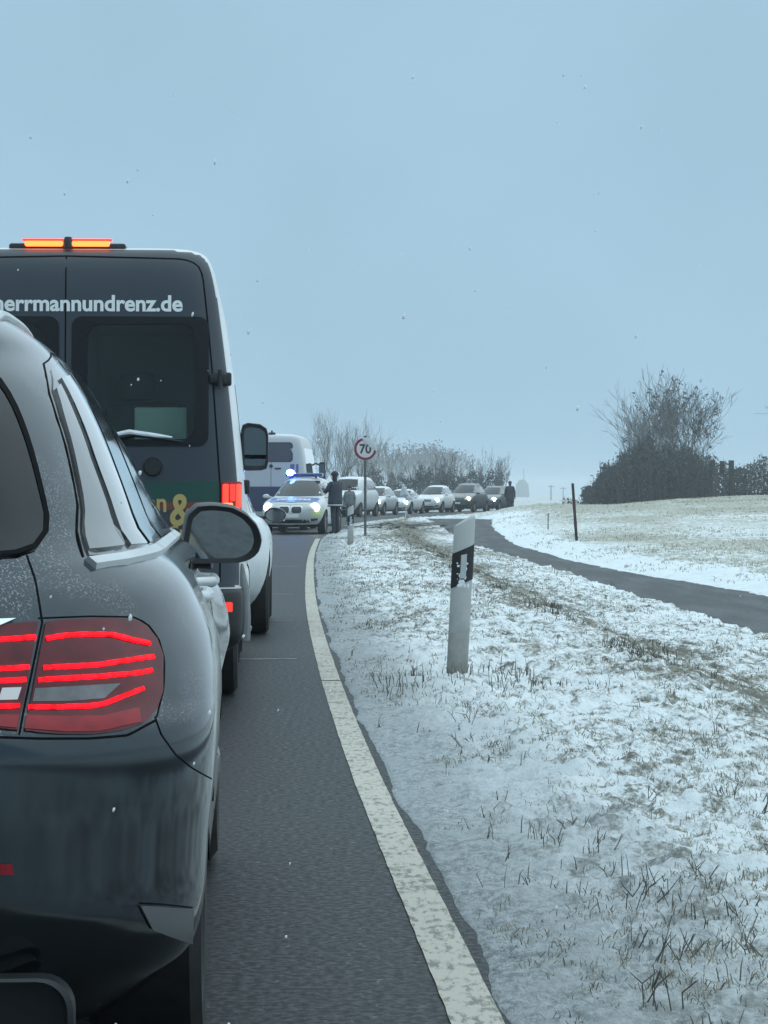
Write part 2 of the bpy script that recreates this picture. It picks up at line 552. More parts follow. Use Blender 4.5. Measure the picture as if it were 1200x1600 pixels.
def asphalt_material(name, base, salt, wet):
    m, n, l, b = mat_base(name)
    t = n.new('ShaderNodeTexCoord')

    def noise(sc, det=5, rough=0.55, vec=None):
        k = n.new('ShaderNodeTexNoise'); k.inputs['Scale'].default_value = sc; k.inputs['Detail'].default_value = det
        k.inputs['Roughness'].default_value = rough
        l.new(vec or t.outputs['Object'], k.inputs['Vector']); return k.outputs['Fac']

    def mapr(x, a, b_, c=0.0, d=1.0):
        k = n.new('ShaderNodeMapRange'); k.interpolation_type = 'SMOOTHSTEP'
        k.inputs['From Min'].default_value = a; k.inputs['From Max'].default_value = b_
        k.inputs['To Min'].default_value = c; k.inputs['To Max'].default_value = d
        l.new(x, k.inputs['Value']); return k.outputs['Result']

    def mixc(fac, A, B):
        k = n.new('ShaderNodeMix'); k.data_type = 'RGBA'
        l.new(fac, k.inputs['Factor'])
        for s_, val in (('A', A), ('B', B)):
            if isinstance(val, tuple): k.inputs[s_].default_value = (*val, 1)
            else: l.new(val, k.inputs[s_])
        return k.outputs['Result']
    mp = n.new('ShaderNodeMapping'); mp.inputs['Scale'].default_value = (1.0, 0.12, 1.0)
    l.new(t.outputs['Object'], mp.inputs['Vector'])
    streak = noise(2.2, 4, 0.5, mp.outputs[0])
    dark = tuple(k * 0.72 for k in base); lite = tuple(k * 1.35 for k in base)
    c = mixc(mapr(noise(0.8, 3), 0.3, 0.7, 0.25, 0.75), dark, base)
    c = mixc(mapr(streak, 0.4, 0.7, 0.0, 0.5 if 'path' not in name else 1.0), c, lite if 'path' not in name else tuple(k * 2.6 for k in base))
    mq = n.new('ShaderNodeMapping'); mq.inputs['Scale'].default_value = (1, .45, 1); l.new(t.outputs['Object'], mq.inputs['Vector'])
    grit = mapr(noise(55, 6, 0.75, mq.outputs[0]), 0.46, 0.66)
    c = mixc(grit, c, tuple(min(1, k * 1.75) for k in base))
    c = mixc(mapr(noise(60, 4, 0.7, mq.outputs[0]), 0.52, 0.68), c, tuple(k * .45 for k in base))
    if salt:
        s1 = mapr(noise(26, 5, 0.75, mq.outputs[0]), 0.60, 0.70, 0, salt)
        c = mixc(s1, c, (0.24, 0.26, 0.27))
    l.new(c, b.inputs['Base Color'])
    rr = mapr(noise(40, 4), 0.35, 0.65, wet, wet + 0.2)
    l.new(rr, b.inputs['Roughness'])
    b.inputs['Specular IOR Level'].default_value = 0.2
    bp = n.new('ShaderNodeBump'); bp.inputs['Strength'].default_value = 0.18; bp.inputs['Distance'].default_value = 0.005
    l.new(noise(120, 3, .55, mq.outputs[0]), bp.inputs['Height']); l.new(bp.outputs[0], b.inputs['Normal'])
    return m


def line_material():
    m, n, l, b = mat_base('road_paint')
    t = n.new('ShaderNodeTexCoord')
    k = n.new('ShaderNodeTexNoise'); k.inputs['Scale'].default_value = 45; k.inputs['Detail'].default_value = 5; k.inputs['Roughness'].default_value = 0.7
    mpp = n.new('ShaderNodeMapping'); mpp.inputs['Scale'].default_value = (1, .35, 1); l.new(t.outputs['Object'], mpp.inputs['Vector'])
    l.new(mpp.outputs[0], k.inputs['Vector'])
    k2 = n.new('ShaderNodeTexNoise'); k2.inputs['Scale'].default_value = 5; k2.inputs['Detail'].default_value = 4
    l.new(t.outputs['Object'], k2.inputs['Vector'])
    ad = n.new('ShaderNodeMath'); ad.operation = 'MULTIPLY_ADD'
    l.new(k2.outputs['Fac'], ad.inputs[0]); ad.inputs[1].default_value = 0.35; l.new(k.outputs['Fac'], ad.inputs[2])
    mr = n.new('ShaderNodeMapRange'); mr.interpolation_type = 'SMOOTHSTEP'
    mr.inputs['From Min'].default_value = 0.54; mr.inputs['From Max'].default_value = 0.70
    l.new(ad.outputs[0], mr.inputs['Value'])
    mx = n.new('ShaderNodeMix'); mx.data_type = 'RGBA'
    mx.inputs['A'].default_value = (0.20, 0.195, 0.165, 1); mx.inputs['B'].default_value = (0.50, 0.465, 0.395, 1)
    l.new(mr.outputs['Result'], mx.inputs['Factor'])
    l.new(mx.outputs['Result'], b.inputs['Base Color'])
    b.inputs['Roughness'].default_value = 0.7
    return m


M['ground'] = ground_material()
M['asphalt'] = asphalt_material('asphalt', (0.021, 0.0235, 0.0245), 0.55, 0.46)
M['path'] = asphalt_material('path_asphalt', (0.036, 0.039, 0.040), 0.55, 0.5)
M['line'] = line_material()
M['joint'] = mat('joint_salt', (0.36, 0.37, 0.38), 0.8, var=0.4, vscale=14)


def build_ground():
    s = [0.0]
    st = 0.022
    while s[-1] < 700:
        s.append(s[-1] + st)
        if s[-1] > 1.6:
            st *= 1.022 if s[-1] < 9 else 1.12
    pos = np.array(s)
    neg = -np.array([0.02, 0.4, 2, 4, 6, 6.85, 6.95, 7.1, 7.3, 7.6, 8, 8.6, 9.5, 11, 13, 16, 20, 30, 50, 90, 180, 400, 900])[::-1]
    cs = np.concatenate([neg, pos])
    ys = [-900, -600, -400, -260, -170, -110, -70] + list(np.linspace(-40, 3.6, 14)) + [4.0]
    while ys[-1] < 62: ys.append(ys[-1] * 1.006)
    while ys[-1] < 300: ys.append(ys[-1] * 1.018)
    while ys[-1] < 2200: ys.append(ys[-1] * 1.12)
    ys = np.array(ys)
    E = RL(np.minimum(ys, 100)) + EDGE
    X = E[:, None] + cs[None, :]
    Y = np.repeat(ys[:, None], len(cs), 1)
    H, D, P = ground(X, Y)
    nr, nc = X.shape
    V = np.stack([X, Y, H], -1).reshape(-1, 3)
    i = np.arange(nr - 1)[:, None] * nc + np.arange(nc - 1)[None, :]
    Q = np.stack([i, i + 1, i + nc + 1, i + nc], -1).reshape(-1, 4)
    o = big_mesh('ground', V, Q, M['ground'])
    tag(o, kind='structure')
    # what grows through the snow where
    rl = RL(Y); pn = PN(np.minimum(Y, 122)); pf = PF(np.minimum(Y, 122))
    bare = 0.26 + 0.22 * fbm(X * 0.5, Y * 0.22, 41, 3)
    q = D / np.maximum(pn - rl - EDGE, 0.5)
    ditch = np.exp(-((q - 0.55 - 0.05 * fbm(X * 0, Y * 0.3, 3, 2)) / 0.10) ** 2)
    bare = bare + 0.26 * ditch * (0.5 + 0.9 * vnoise(X * 1.3, Y * 0.5, 77))
    soil = np.exp(-((X - (0.35 * pn + 0.65 * rl) - 0.9) / 1.1) ** 2) * smooth(50, 70, Y) * smooth(122, 100, Y)
    bare = bare + 0.24 * soil
    fld = smooth(0.5, 2.5, X - pf) * (Y > 0)
    fld = np.where(Y > 122, smooth(1, 5, D), fld)
    bare = np.where(D > 0, bare * (1 - fld) + fld * (0.26 + 0.30 * smooth(20, 140, Y) + 0.30 * fbm(X * 0.3, Y * 0.1, 51, 3)), 0.35)
    bank = np.exp(-((X - pf - 0.5) / 0.7) ** 2) * (Y < 122)
    bare = bare - 0.4 * bank
    straw = np.where(D > 0, fld * 0.9, 0.4)
    dwob = D + 0.10 * fbm(X * 3, Y * 1.2, 61, 3)
    slush = smooth(0.85, 0.15, dwob) * (D > -0.05) * 0.95
    # the band where ploughed slush and tyre spray lie
    slush = np.maximum(slush, 0.75 * np.exp(-((D - 0.50) / 0.30) ** 2) * smooth(22, 9, Y) * (0.45 + 0.6 * vnoise(X * 2.5, Y * 1.0, 88)))
    slush = np.where((D < -ROADW) & (D > -ROADW - 0.7), 0.8, slush)
    for k, a in (('bare', bare), ('straw', straw), ('slush', slush)):
        at = o.data.attributes.new(k, 'FLOAT', 'POINT')
        at.data.foreach_set('value', np.clip(a, 0, 1.2).astype(np.float32).ravel())
    return o


GROUND = build_ground()


def ribbon(name, ys, offs, z, material, parent=None, wob=0.0, seed=0):
    """strip following the road; offs are lateral offsets from the edge line"""
    ys = np.asarray(ys, float)
    sl = RL(ys + 0.5) - RL(ys - 0.5)
    nx = 1 / np.sqrt(1 + sl ** 2); ny = -sl * nx
    V = []
    for j, of in enumerate(offs):
        w = np.zeros_like(ys)
        if wob and j in (0, len(offs) - 1):
            w = wob * fbm(ys * 7.0, ys * 0 + j * 9.0, seed, 3)
        V.append(np.stack([RL(ys) + nx * (of + w), ys + ny * (of + w), np.full_like(ys, z)], -1))
    V = np.stack(V, 1)
    nr, nc = V.shape[:2]
    i = np.arange(nr - 1)[:, None] * nc + np.arange(nc - 1)[None, :]
    Q = np.stack([i, i + 1, i + nc + 1, i + nc], -1).reshape(-1, 4)
    return big_mesh(name, V.reshape(-1, 3), Q, material, parent)


yr = [-300, -200, -140, -100, -70, -50, -40.0]
while yr[-1] < 4: yr.append(yr[-1] + 2)
while yr[-1] < 330: yr.append(yr[-1] * 1.006 + 0.02)
ROAD = ribbon('road', yr, [-ROADW + EDGE, -5, -3, -1, EDGE + 0.05], 0.0, M['asphalt'], wob=0.03, seed=4)
tag(ROAD, kind='structure')
ya = [y for y in np.arange(-20, 16.66, 0.05)] + [16.66]
yb = [16.72]
while yb[-1] < 68.5: yb.append(yb[-1] + 0.06)
ribbon('edge_line', ya, [-0.06, 0.0, 0.06], 0.005, M['line'], ROAD, wob=0.003, seed=14)
ribbon('edge_line', yb, [-0.06, 0.0, 0.06], 0.005, M['line'], ROAD, wob=0.003, seed=15)
yc = list(np.arange(118.0, 210.0, 0.5))
ribbon('edge_line', yc, [-0.06, 0.06], 0.005, M['line'], ROAD)
for a in range(-12, 240, 12):
    ribbon('centre_dash', np.linspace(a, a + 4, 9), [-3.31, -3.19], 0.005, M['line'], ROAD)
# sawn joints across the lane, whitened by salt
for yj, wdt in ((18.9, 0.055), (24.6, 0.035), (31.0, 0.05), (42.8, 0.07)):
    V = []; N = 60
    for i in range(N + 1):
        x = -6.2 + i / N * 6.0
        of = x
        sl = float(RL(yj + .5) - RL(yj - .5))
        w = 0.012 * float(fbm(np.array([i * 0.35]), np.array([yj]), 9, 3))
        for s_ in (-0.5, 0.5):
            V.append((float(RL(yj)) + of + sl * w, yj + w - sl * of * 0.3 + s_ * wdt, 0.004))
    mesh_obj('road_joint', V, [(2 * i, 2 * i + 2, 2 * i + 3, 2 * i + 1) for i in range(N)], M['joint'], ROAD)

# cycle path beyond the ditch
yp = list(np.arange(-20, 10, 1.0)) + list(np.arange(10, 122.5, 0.4))
yp = np.array(yp)
w1 = 0.16 * fbm(yp * 0.5, yp * 0, 71, 4); w2 = 0.20 * fbm(yp * 0.4, yp * 0 + 5, 72, 4)
pl = PN(yp) - 0.05 + w1; pr = PF(yp) + 0.05 + w2
hz_ = path_h(yp)
V = []
for k in range(7):
    t_ = k / 6
    V.append(np.stack([pl * (1 - t_) + pr * t_, yp, hz_ + 0.03 * math.sin(math.pi * t_) - 0.012], -1))
V = np.stack(V, 1)
nr, nc = V.shape[:2]
ii = np.arange(nr - 1)[:, None] * nc + np.arange(nc - 1)[None, :]
PATH = big_mesh('path', V.reshape(-1, 3), np.stack([ii, ii + 1, ii + nc + 1, ii + nc], -1).reshape(-1, 4), M['path'])
tag(PATH, kind='structure')
# the apron where the path meets the road
ap = [(1.2, 119.5), (5.6, 119.5), (4.4, 125), (3.2, 130), (1.9, 127.5), (0.8, 124)]
mesh_obj('path_apron', [(x, y, 0.014) for x, y in ap], [tuple(range(len(ap)))], M['path'], PATH)
# thin ridges of slush left along the wheel tracks of the path
ms = mat('slush_ridge', (0.30, 0.32, 0.33), 0.85, var=0.3, vscale=9, bump=0.6)
for frac, seed_ in ():
    yy = np.arange(14, 112, 0.35)
    cx = PN(yy) * (1 - frac) + PF(yy) * frac + 0.12 * fbm(yy * 0.25, yy * 0, seed_, 3)
    wd = np.maximum(0.001, -0.01 + 0.22 * fbm(yy * 0.7, yy * 0, seed_ + 3, 3))
    zz = path_h(yy) + 0.022
    V = []
    for k, hgt in ((-1, 0.0), (-0.4, 0.012), (0.4, 0.012), (1, 0.0)):
        V.append(np.stack([cx + k * wd, yy, zz + hgt], -1))
    V = np.stack(V, 1); nr, nc = V.shape[:2]
    ii = np.arange(nr - 1)[:, None] * nc + np.arange(nc - 1)[None, :]
    big_mesh('slush_ridge', V.reshape(-1, 3), np.stack([ii, ii + 1, ii + nc + 1, ii + nc], -1).reshape(-1, 4), ms, PATH)


# muddy wheel tracks cutting across the verge from the path to the road
mud = mat('mud_track', (.060, .056, .048), .8, var=.4, vscale=5, bump=.6)
for off in (0.0, 2.2):
    tt_ = np.linspace(0, 1, 60)
    xs_ = -1.6 + 4.4 * tt_ + .35 * np.sin(tt_ * 5); ys_ = 84 + 16 * tt_ ** 1.4 + off * 2.2
    wd_ = .16 + .10 * fbm(tt_ * 14, tt_ * 0 + off, 66, 3)
    V = []
    for k, hh_ in ((-1, -.02), (-.5, .012), (.5, .012), (1, -.02)):
        V.append(np.stack([xs_, ys_ + k * wd_ * 4.0, np.maximum(ground(xs_, ys_)[0], 0.0) + hh_ + .03], -1))
    V = np.stack(V, 1); nr, nc = V.shape[:2]
    ii = np.arange(nr - 1)[:, None] * nc + np.arange(nc - 1)[None, :]
    big_mesh('mud_track', V.reshape(-1, 3), np.stack([ii, ii + 1, ii + nc + 1, ii + nc], -1).reshape(-1, 4), mud, GROUND)


# ------------------------------------------------------------------ haze
def build_haze():
    m = bpy.data.materials.new('haze_air')
    m.use_nodes = True
    n = m.node_tree.nodes
    n.remove(n['Principled BSDF'])
    pv = n.new('ShaderNodeVolumePrincipled')
    pv.inputs['Color'].default_value = (0.93, 0.97, 1.0, 1)
    pv.inputs['Density'].default_value = 0.0006
    pv.inputs['Anisotropy'].default_value = 0.2
    m.node_tree.links.new(pv.outputs[0], n['Material Output'].inputs['Volume'])
    mb = MB().box((0, 1000, 4.0), (2600, 2700, 16.0))
    o = mb.build('haze', m, shade=False)
    tag(o, kind='stuff')
    return o


build_haze()

# ------------------------------------------------------------------ vehicles: lofted bodies, panels laid on them
def resample(pts, n):
    pts = [Vector(p) if len(p) == 3 else Vector((p[0], p[1], 0)) for p in pts]
    L = [0.0]
    for a, b in zip(pts, pts[1:]):
        L.append(L[-1] + (b - a).length)
    out = []
    for i in range(n + 1):
        s = L[-1] * i / n
        k = 0
        while k < len(L) - 2 and L[k + 1] < s: k += 1
        t = (s - L[k]) / max(L[k + 1] - L[k], 1e-9)
        out.append(pts[k].lerp(pts[k + 1], min(max(t, 0), 1)))
    return out


class Vehicle:
    def __init__(s, name, label, cat, loc, rotz, tab, K=14, S=10, sub=2, nr=2.6, mr=2.2, nf=2.8, mf=2.2, crn=0.75, cfn=1.0, du=None, group=None):
        s.root = thing(name, label, cat, loc, rotz, group)
        s.Mw = Matrix.Translation(Vector(loc)) @ Matrix.Rotation(rotz, 4, 'Z')
        s.Mi = s.Mw.inverted()
        tab = np.array(tab, float)
        idx = np.arange(len(tab))
        tt = np.linspace(0, len(tab) - 1, (len(tab) - 1) * sub + 1)
        rows = np.stack([pchip(idx, tab[:, k])(tt) for k in range(4)], -1)
        verts = []; rings = []
        for (w, U, Vr, Vf) in rows:
            c1 = min(crn(w) if callable(crn) else crn, 0.42 * (Vf - Vr)); c2 = min(cfn, 0.45 * (Vf - Vr))
            half = []
            for i in range(K + 1):
                th = math.pi / 2 * i / K
                half.append((U * math.sin(th) ** (2 / nr), Vr + c1 * (1 - max(math.cos(th), 0) ** (2 / mr))))
            for i in range(1, S):
                half.append((U, Vr + c1 + (Vf - c2 - Vr - c1) * i / S))
            for i in range(K, -1, -1):
                th = math.pi / 2 * i / K
                half.append((U * math.sin(th) ** (2 / nf), Vf - c2 * (1 - max(math.cos(th), 0) ** (2 / mf))))
            if du:
                half = [(max(u + du(u, v, w), 0) if u > 0.01 else u, v) for u, v in half]
            ring = [(u, v, w) for u, v in half] + [(-u, v, w) for u, v in half[-2:0:-1]]
            rings.append(ring)
        n = len(rings[0])
        faces = []
        for r_ in rings: verts += r_
        for i in range(len(rings) - 1):
            for k in range(n):
                a = i * n + k; b = i * n + (k + 1) % n
                faces.append((a, b, b + n, a + n))
        faces.append(tuple(range(n))[::-1])
        faces.append(tuple(range((len(rings) - 1) * n, len(rings) * n)))
        s.verts, s.faces = verts, faces
        s.L = float(tab[:, 3].max())
        s.bvh = BVHTree.FromPolygons([Vector(v) for v in verts], faces)

    # casters: return point and normal in the vehicle's own frame
    def _cast(s, o, d):
        h = s.bvh.ray_cast(Vector(o), Vector(d))
        if h[0] is None:
            h = s.bvh.find_nearest(Vector(o) + Vector(d) * 5)
            if h[0] is None: return Vector(o), Vector(d) * -1
            return h[0], h[1]
        nn = h[1]
        if nn.dot(Vector(d)) > 0: nn = -nn
        return h[0], nn

    def rear(s, p): return s._cast((p[0], -5, p[1]), (0, 1, 0))
    def front(s, p): return s._cast((p[0], s.L + 5, p[1]), (0, -1, 0))
    def right(s, p): return s._cast((5, p[0], p[1]), (-1, 0, 0))
    def top(s, p): return s._cast((p[0], p[1], 8), (0, 0, -1))

    def pix(s, p):
        o, d = cam_ray(p[0], p[1])
        o2 = s.Mi @ o; d2 = s.Mi.to_3x3() @ d
        h = s.bvh.ray_cast(o2, d2)
        if h[0] is not None:
            nn = h[1] if h[1].dot(d2) < 0 else -h[1]
            return h[0], nn
        best = None
        for k in range(40):
            q = o2 + d2 * ((s.Mw.translation - o).length - 0.5 + k * 0.15)
            f = s.bvh.find_nearest(q)
            if f[0] is not None and (best is None or f[3] < best[2]): best = (f[0], f[1], f[3])
        return best[0], best[1]

    def patch(s, name, top, bot, caster, material, off=0.004, nx=12, ny=6, mirror=False, parent=None, skirt=0.010):
        T = resample(top, nx); B = resample(bot, nx)
        P = []
        for j in range(ny + 1):
            for i in range(nx + 1):
                q = T[i].lerp(B[i], j / ny)
                pos, nn = caster((q.x, q.y))
                P.append((pos, nn))
        # smooth the normals a little by neighbours
        V = [p + n_ * off for p, n_ in P]
        F_ = []
        W = nx + 1
        for j in range(ny):
            for i in range(nx):
                F_.append((j * W + i, (j + 1) * W + i, (j + 1) * W + i + 1, j * W + i + 1))
        border = [i for i in range(W)] + [j * W + nx for j in range(1, ny + 1)] + [ny * W + i for i in range(nx - 1, -1, -1)] + [j * W for j in range(ny - 1, 0, -1)]
        base = len(V)
        for b_ in border: V.append(P[b_][0] + P[b_][1] * (off - skirt))
        m_ = len(border)
        for k in range(m_):
            F_.append((border[k], border[(k + 1) % m_], base + (k + 1) % m_, base + k))
        # orient outward
        f0 = F_[(ny // 2) * nx + nx // 2]
        nrm = (Vector(V[f0[1]]) - Vector(V[f0[0]])).cross(Vector(V[f0[2]]) - Vector(V[f0[0]]))
        if nrm.dot(P[f0[0]][1]) < 0: F_ = [f[::-1] for f in F_]
        par = parent or s.root
        out = [mesh_obj(name, V, F_, material, par, angle=30)]
        if mirror:
            out.append(mesh_obj(name, [(-v[0], v[1], v[2]) for v in V], [f[::-1] for f in F_], material, s.root if parent is None else par, angle=30))
        return out

    def strip(s, name, pts, width, caster, material, off=0.003, n=16, mirror=False, parent=None, raise_=0.003, closed=False):
        T = resample(pts, n)
        PN_ = [caster((q.x, q.y)) for q in T]
        V = []; W = 4
        for i, (p, nn) in enumerate(PN_):
            t = (PN_[min(i + 1, n)][0] - PN_[max(i - 1, 0)][0])
            if t.length < 1e-7: t = Vector((0, 0, 1))
            sd_ = nn.cross(t.normalized()).normalized()
            wdt = width[min(i * len(width) // (n + 1), len(width) - 1)] if isinstance(width, (list, tuple)) else width
            for k, up in ((-0.5, -0.004), (-0.3, off + raise_), (0.3, off + raise_), (0.5, -0.004)):
                V.append(p + sd_ * wdt * k + nn * up)
        F_ = []
        for i in range(n):
            for k in range(W - 1):
                a = i * W + k
                F_.append((a, a + 1, a + W + 1, a + W))
        F_.append((0, 1, 2, 3)); F_.append(tuple(n * W + k for k in (3, 2, 1, 0)))
        f0 = F_[(n // 2) * 3 + 1]
        nrm = (Vector(V[f0[1]]) - Vector(V[f0[0]])).cross(Vector(V[f0[2]]) - Vector(V[f0[0]]))
        if nrm.dot(PN_[n // 2][1]) < 0: F_ = [f[::-1] for f in F_]
        out = [mesh_obj(name, V, F_, material, parent or s.root, angle=50)]
        if mirror:
            out.append(mesh_obj(name, [(-v[0], v[1], v[2]) for v in V], [f[::-1] for f in F_], material, parent or s.root, angle=50))
        return out

    def text(s, name, body, size, material, place, off=0.004, bold=0.0, parent=None, shear=0.0, sx=1.0):
        me = text_mesh(body, size, bold, shear)
        V = []
        for v in me.vertices:
            p, nn = place(v.co.x * sx, v.co.y)
            V.append(p + nn * off)
        F_ = [tuple(p.vertices) for p in me.polygons]
        n_ = len(V)
        o = mesh_obj(name, V, F_, material, parent or s.root, shade=False)
        bpy.data.meshes.remove(me)
        return o

    def body(s, mats, arches=(), pick=None, cuts=(), angle=50):
        mi = None
        if pick:
            mi = []
            for f in s.faces:
                vv = [Vector(s.verts[i]) for i in f]
                c = sum(vv, Vector()) / len(vv)
                nn = (vv[1] - vv[0]).cross(vv[2] - vv[0])
                if nn.length > 0: nn.normalize()
                mi.append(pick(c, nn))
        o = mesh_obj('body', s.verts, s.faces, mats, s.root, mi=mi)
        cutters = []
        for (v, w, r) in arches:
            cb = MB().lathe([(-1.6, r), (1.6, r)], 'x', 40, (0, v, w))
            cb.f.append(tuple(range(40))[::-1]); cb.f.append(tuple(range(40, 80)))
            co = mesh_obj('cutter', cb.v, cb.f, M['arch'], None)
            co.matrix_world = s.Mw
            cutters.append(co)
        for (c, d, mm) in cuts:
            cb = MB().box(c, d)
            co = mesh_obj('cutter', cb.v, cb.f, mm, None, shade=False)
            co.matrix_world = s.Mw
            cutters.append(co)
        if cutters:
            bpy.context.view_layer.update()
            for co in cutters:
                bm_ = bmesh.new(); bm_.from_mesh(co.data); bmesh.ops.recalc_face_normals(bm_, faces=bm_.faces); bm_.to_mesh(co.data); bm_.free()
                md = o.modifiers.new('b', 'BOOLEAN'); md.operation = 'DIFFERENCE'; md.object = co; md.solver = 'EXACT'
                md.material_mode = 'TRANSFER'
            bm_ = bmesh.new(); bm_.from_mesh(o.data); bmesh.ops.recalc_face_normals(bm_, faces=bm_.faces); bm_.to_mesh(o.data); bm_.free()
            dg = bpy.context.evaluated_depsgraph_get()
            me = bpy.data.meshes.new_from_object(o.evaluated_get(dg))
            old = o.data
            o.modifiers.clear(); o.data = me
            bpy.data.meshes.remove(old)
            for co in cutters:
                d_ = co.data; bpy.data.objects.remove(co); bpy.data.meshes.remove(d_)
        o.data.polygons.foreach_set('use_smooth', [True] * len(o.data.polygons))
        o.data.set_sharp_from_angle(angle=R(angle))
        o.data.name = 'body'
        return o

    def wheel(s, u, v, r=0.36, wdt=0.235, rim=None, hub=None):
        sg = 1 if u > 0 else -1
        h = wdt / 2
        cx = u - sg * h
        key = ('wheel', r, wdt, sg, rim)
        if key not in WHEELS:
            t = MB().lathe([(-h * .75, r * .66), (-h * .98, r * .75), (-h, r * .9), (-h * .8, r * .985), (0, r), (h * .8, r * .985), (h, r * .9), (h * .98, r * .75), (h * .75, r * .66)], 'x', 36)
            ty = t.build('wheel', M['tyre'])
            q = MB()
            q.lathe([(sg * h * .72, r * .665), (sg * h * .82, r * .63), (sg * h * .55, r * .60), (sg * h * .2, r * .58), (-sg * h * .7, r * .6)], 'x', 36)
            for k in range(5):
                a = 2 * math.pi * k / 5
                for da in (-0.16, 0.16):
                    p0 = (sg * h * .7, math.cos(a + da * .6) * r * .1, math.sin(a + da * .6) * r * .1)
                    p1 = (sg * h * .68, math.cos(a + da) * r * .62, math.sin(a + da) * r * .62)
                    q.tube([p0, p1], [r * .06, r * .05], 6)
            q.lathe([(sg * h * .75, 0.001), (sg * h * .75, r * .14), (sg * h * .4, r * .18)], 'x', 20)
            q.lathe([(sg * h * .1, 0.001), (sg * h * .1, r * .6)], 'x', 24)
            ri = q.build('rim', M[rim or 'rim'], ty)
            WHEELS[key] = (ty.data, ri.data)
            ty.parent = s.root; ty.location = (cx, v, r)
            return ty
        a, b = WHEELS[key]
        ty = bpy.data.objects.new('wheel', a); COL.objects.link(ty); ty.parent = s.root; ty.location = (cx, v, r)
        ri = bpy.data.objects.new('rim', b); COL.objects.link(ri); ri.parent = ty
        return ty


WHEELS = {}


def text_mesh(body, size, bold=0.0, shear=0.0, align='LEFT'):
    cu = bpy.data.curves.new('t', 'FONT')
    cu.body = body; cu.size = size; cu.offset = bold; cu.shear = shear; cu.align_x = align
    cu.resolution_u = 4
    o = bpy.data.objects.new('t', cu)
    COL.objects.link(o)
    bpy.context.view_layer.update()
    dg = bpy.context.evaluated_depsgraph_get()
    me = bpy.data.meshes.new_from_object(o.evaluated_get(dg))
    bpy.data.objects.remove(o); bpy.data.curves.remove(cu)
    return me


def rrect(u0, u1, w0, w1, r, n=5):
    out = []
    for cx, cy, a0 in ((u1 - r, w1 - r, 0), (u0 + r, w1 - r, 90), (u0 + r, w0 + r, 180), (u1 - r, w0 + r, 270)):
        for k in range(n + 1):
            a = R(a0 + 90 * k / n)
            out.append((cx + r * math.cos(a), cy + r * math.sin(a)))
    return out


def smooth_loop(loop, n=2):
    pts = [Vector((p[0], p[1], 0)) for p in loop]
    for _ in range(n):
        out = []
        for a, b in zip(pts, pts[1:] + pts[:1]):
            out += [a.lerp(b, .25), a.lerp(b, .75)]
        pts = out
    return [(p.x, p.y) for p in pts] + [(pts[0].x, pts[0].y)]


def densify(loop, step):
    out = []
    for a, b in zip(loop, loop[1:] + loop[:1]):
        L = math.hypot(b[0] - a[0], b[1] - a[1]); k = max(1, int(L / step))
        for i in range(k): out.append((a[0] + (b[0] - a[0]) * i / k, a[1] + (b[1] - a[1]) * i / k))
    return out


def loop_patch(ve, name, loop, caster, material, off=0.004, rings=4, inner=None, mirror=False, parent=None, skirt=0.01, step=None):
    if step: loop = densify(loop, step)
    n = len(loop)
    if inner is None:
        cx = sum(p[0] for p in loop) / n; cy = sum(p[1] for p in loop) / n
        cen = (cx, cy); inn = [(cx + (p[0] - cx) * .04, cy + (p[1] - cy) * .04) for p in loop]
    else:
        inn = inner if not step else densify(inner, step)
        assert len(inn) == n
    V = []; F_ = []; NN = []
    for j in range(rings + 1):
        t = j / rings
        for p, q in zip(loop, inn):
            pos, nn = caster((p[0] + (q[0] - p[0]) * t, p[1] + (q[1] - p[1]) * t))
            V.append(pos + nn * off); NN.append(nn)
    for j in range(rings):
        for i in range(n):
            a = j * n + i; b = j * n + (i + 1) % n
            F_.append((a, b, b + n, a + n))
    if inner is None:
        F_.append(tuple(range(rings * n, rings * n + n)))
    base = len(V)
    for i in range(n): V.append(V[i] - NN[i] * skirt)
    for i in range(n): F_.append((base + i, base + (i + 1) % n, (i + 1) % n, i))
    f0 = F_[0]
    nrm = (Vector(V[f0[1]]) - Vector(V[f0[0]])).cross(Vector(V[f0[2]]) - Vector(V[f0[0]]))
    if nrm.dot(NN[0]) < 0: F_ = [f[::-1] for f in F_]
    out = [mesh_obj(name, V, F_, material, parent or ve.root, angle=30)]
    if mirror:
        out.append(mesh_obj(name, [(-v[0], v[1], v[2]) for v in V], [f[::-1] for f in F_], material, parent or ve.root, angle=30))
    return out


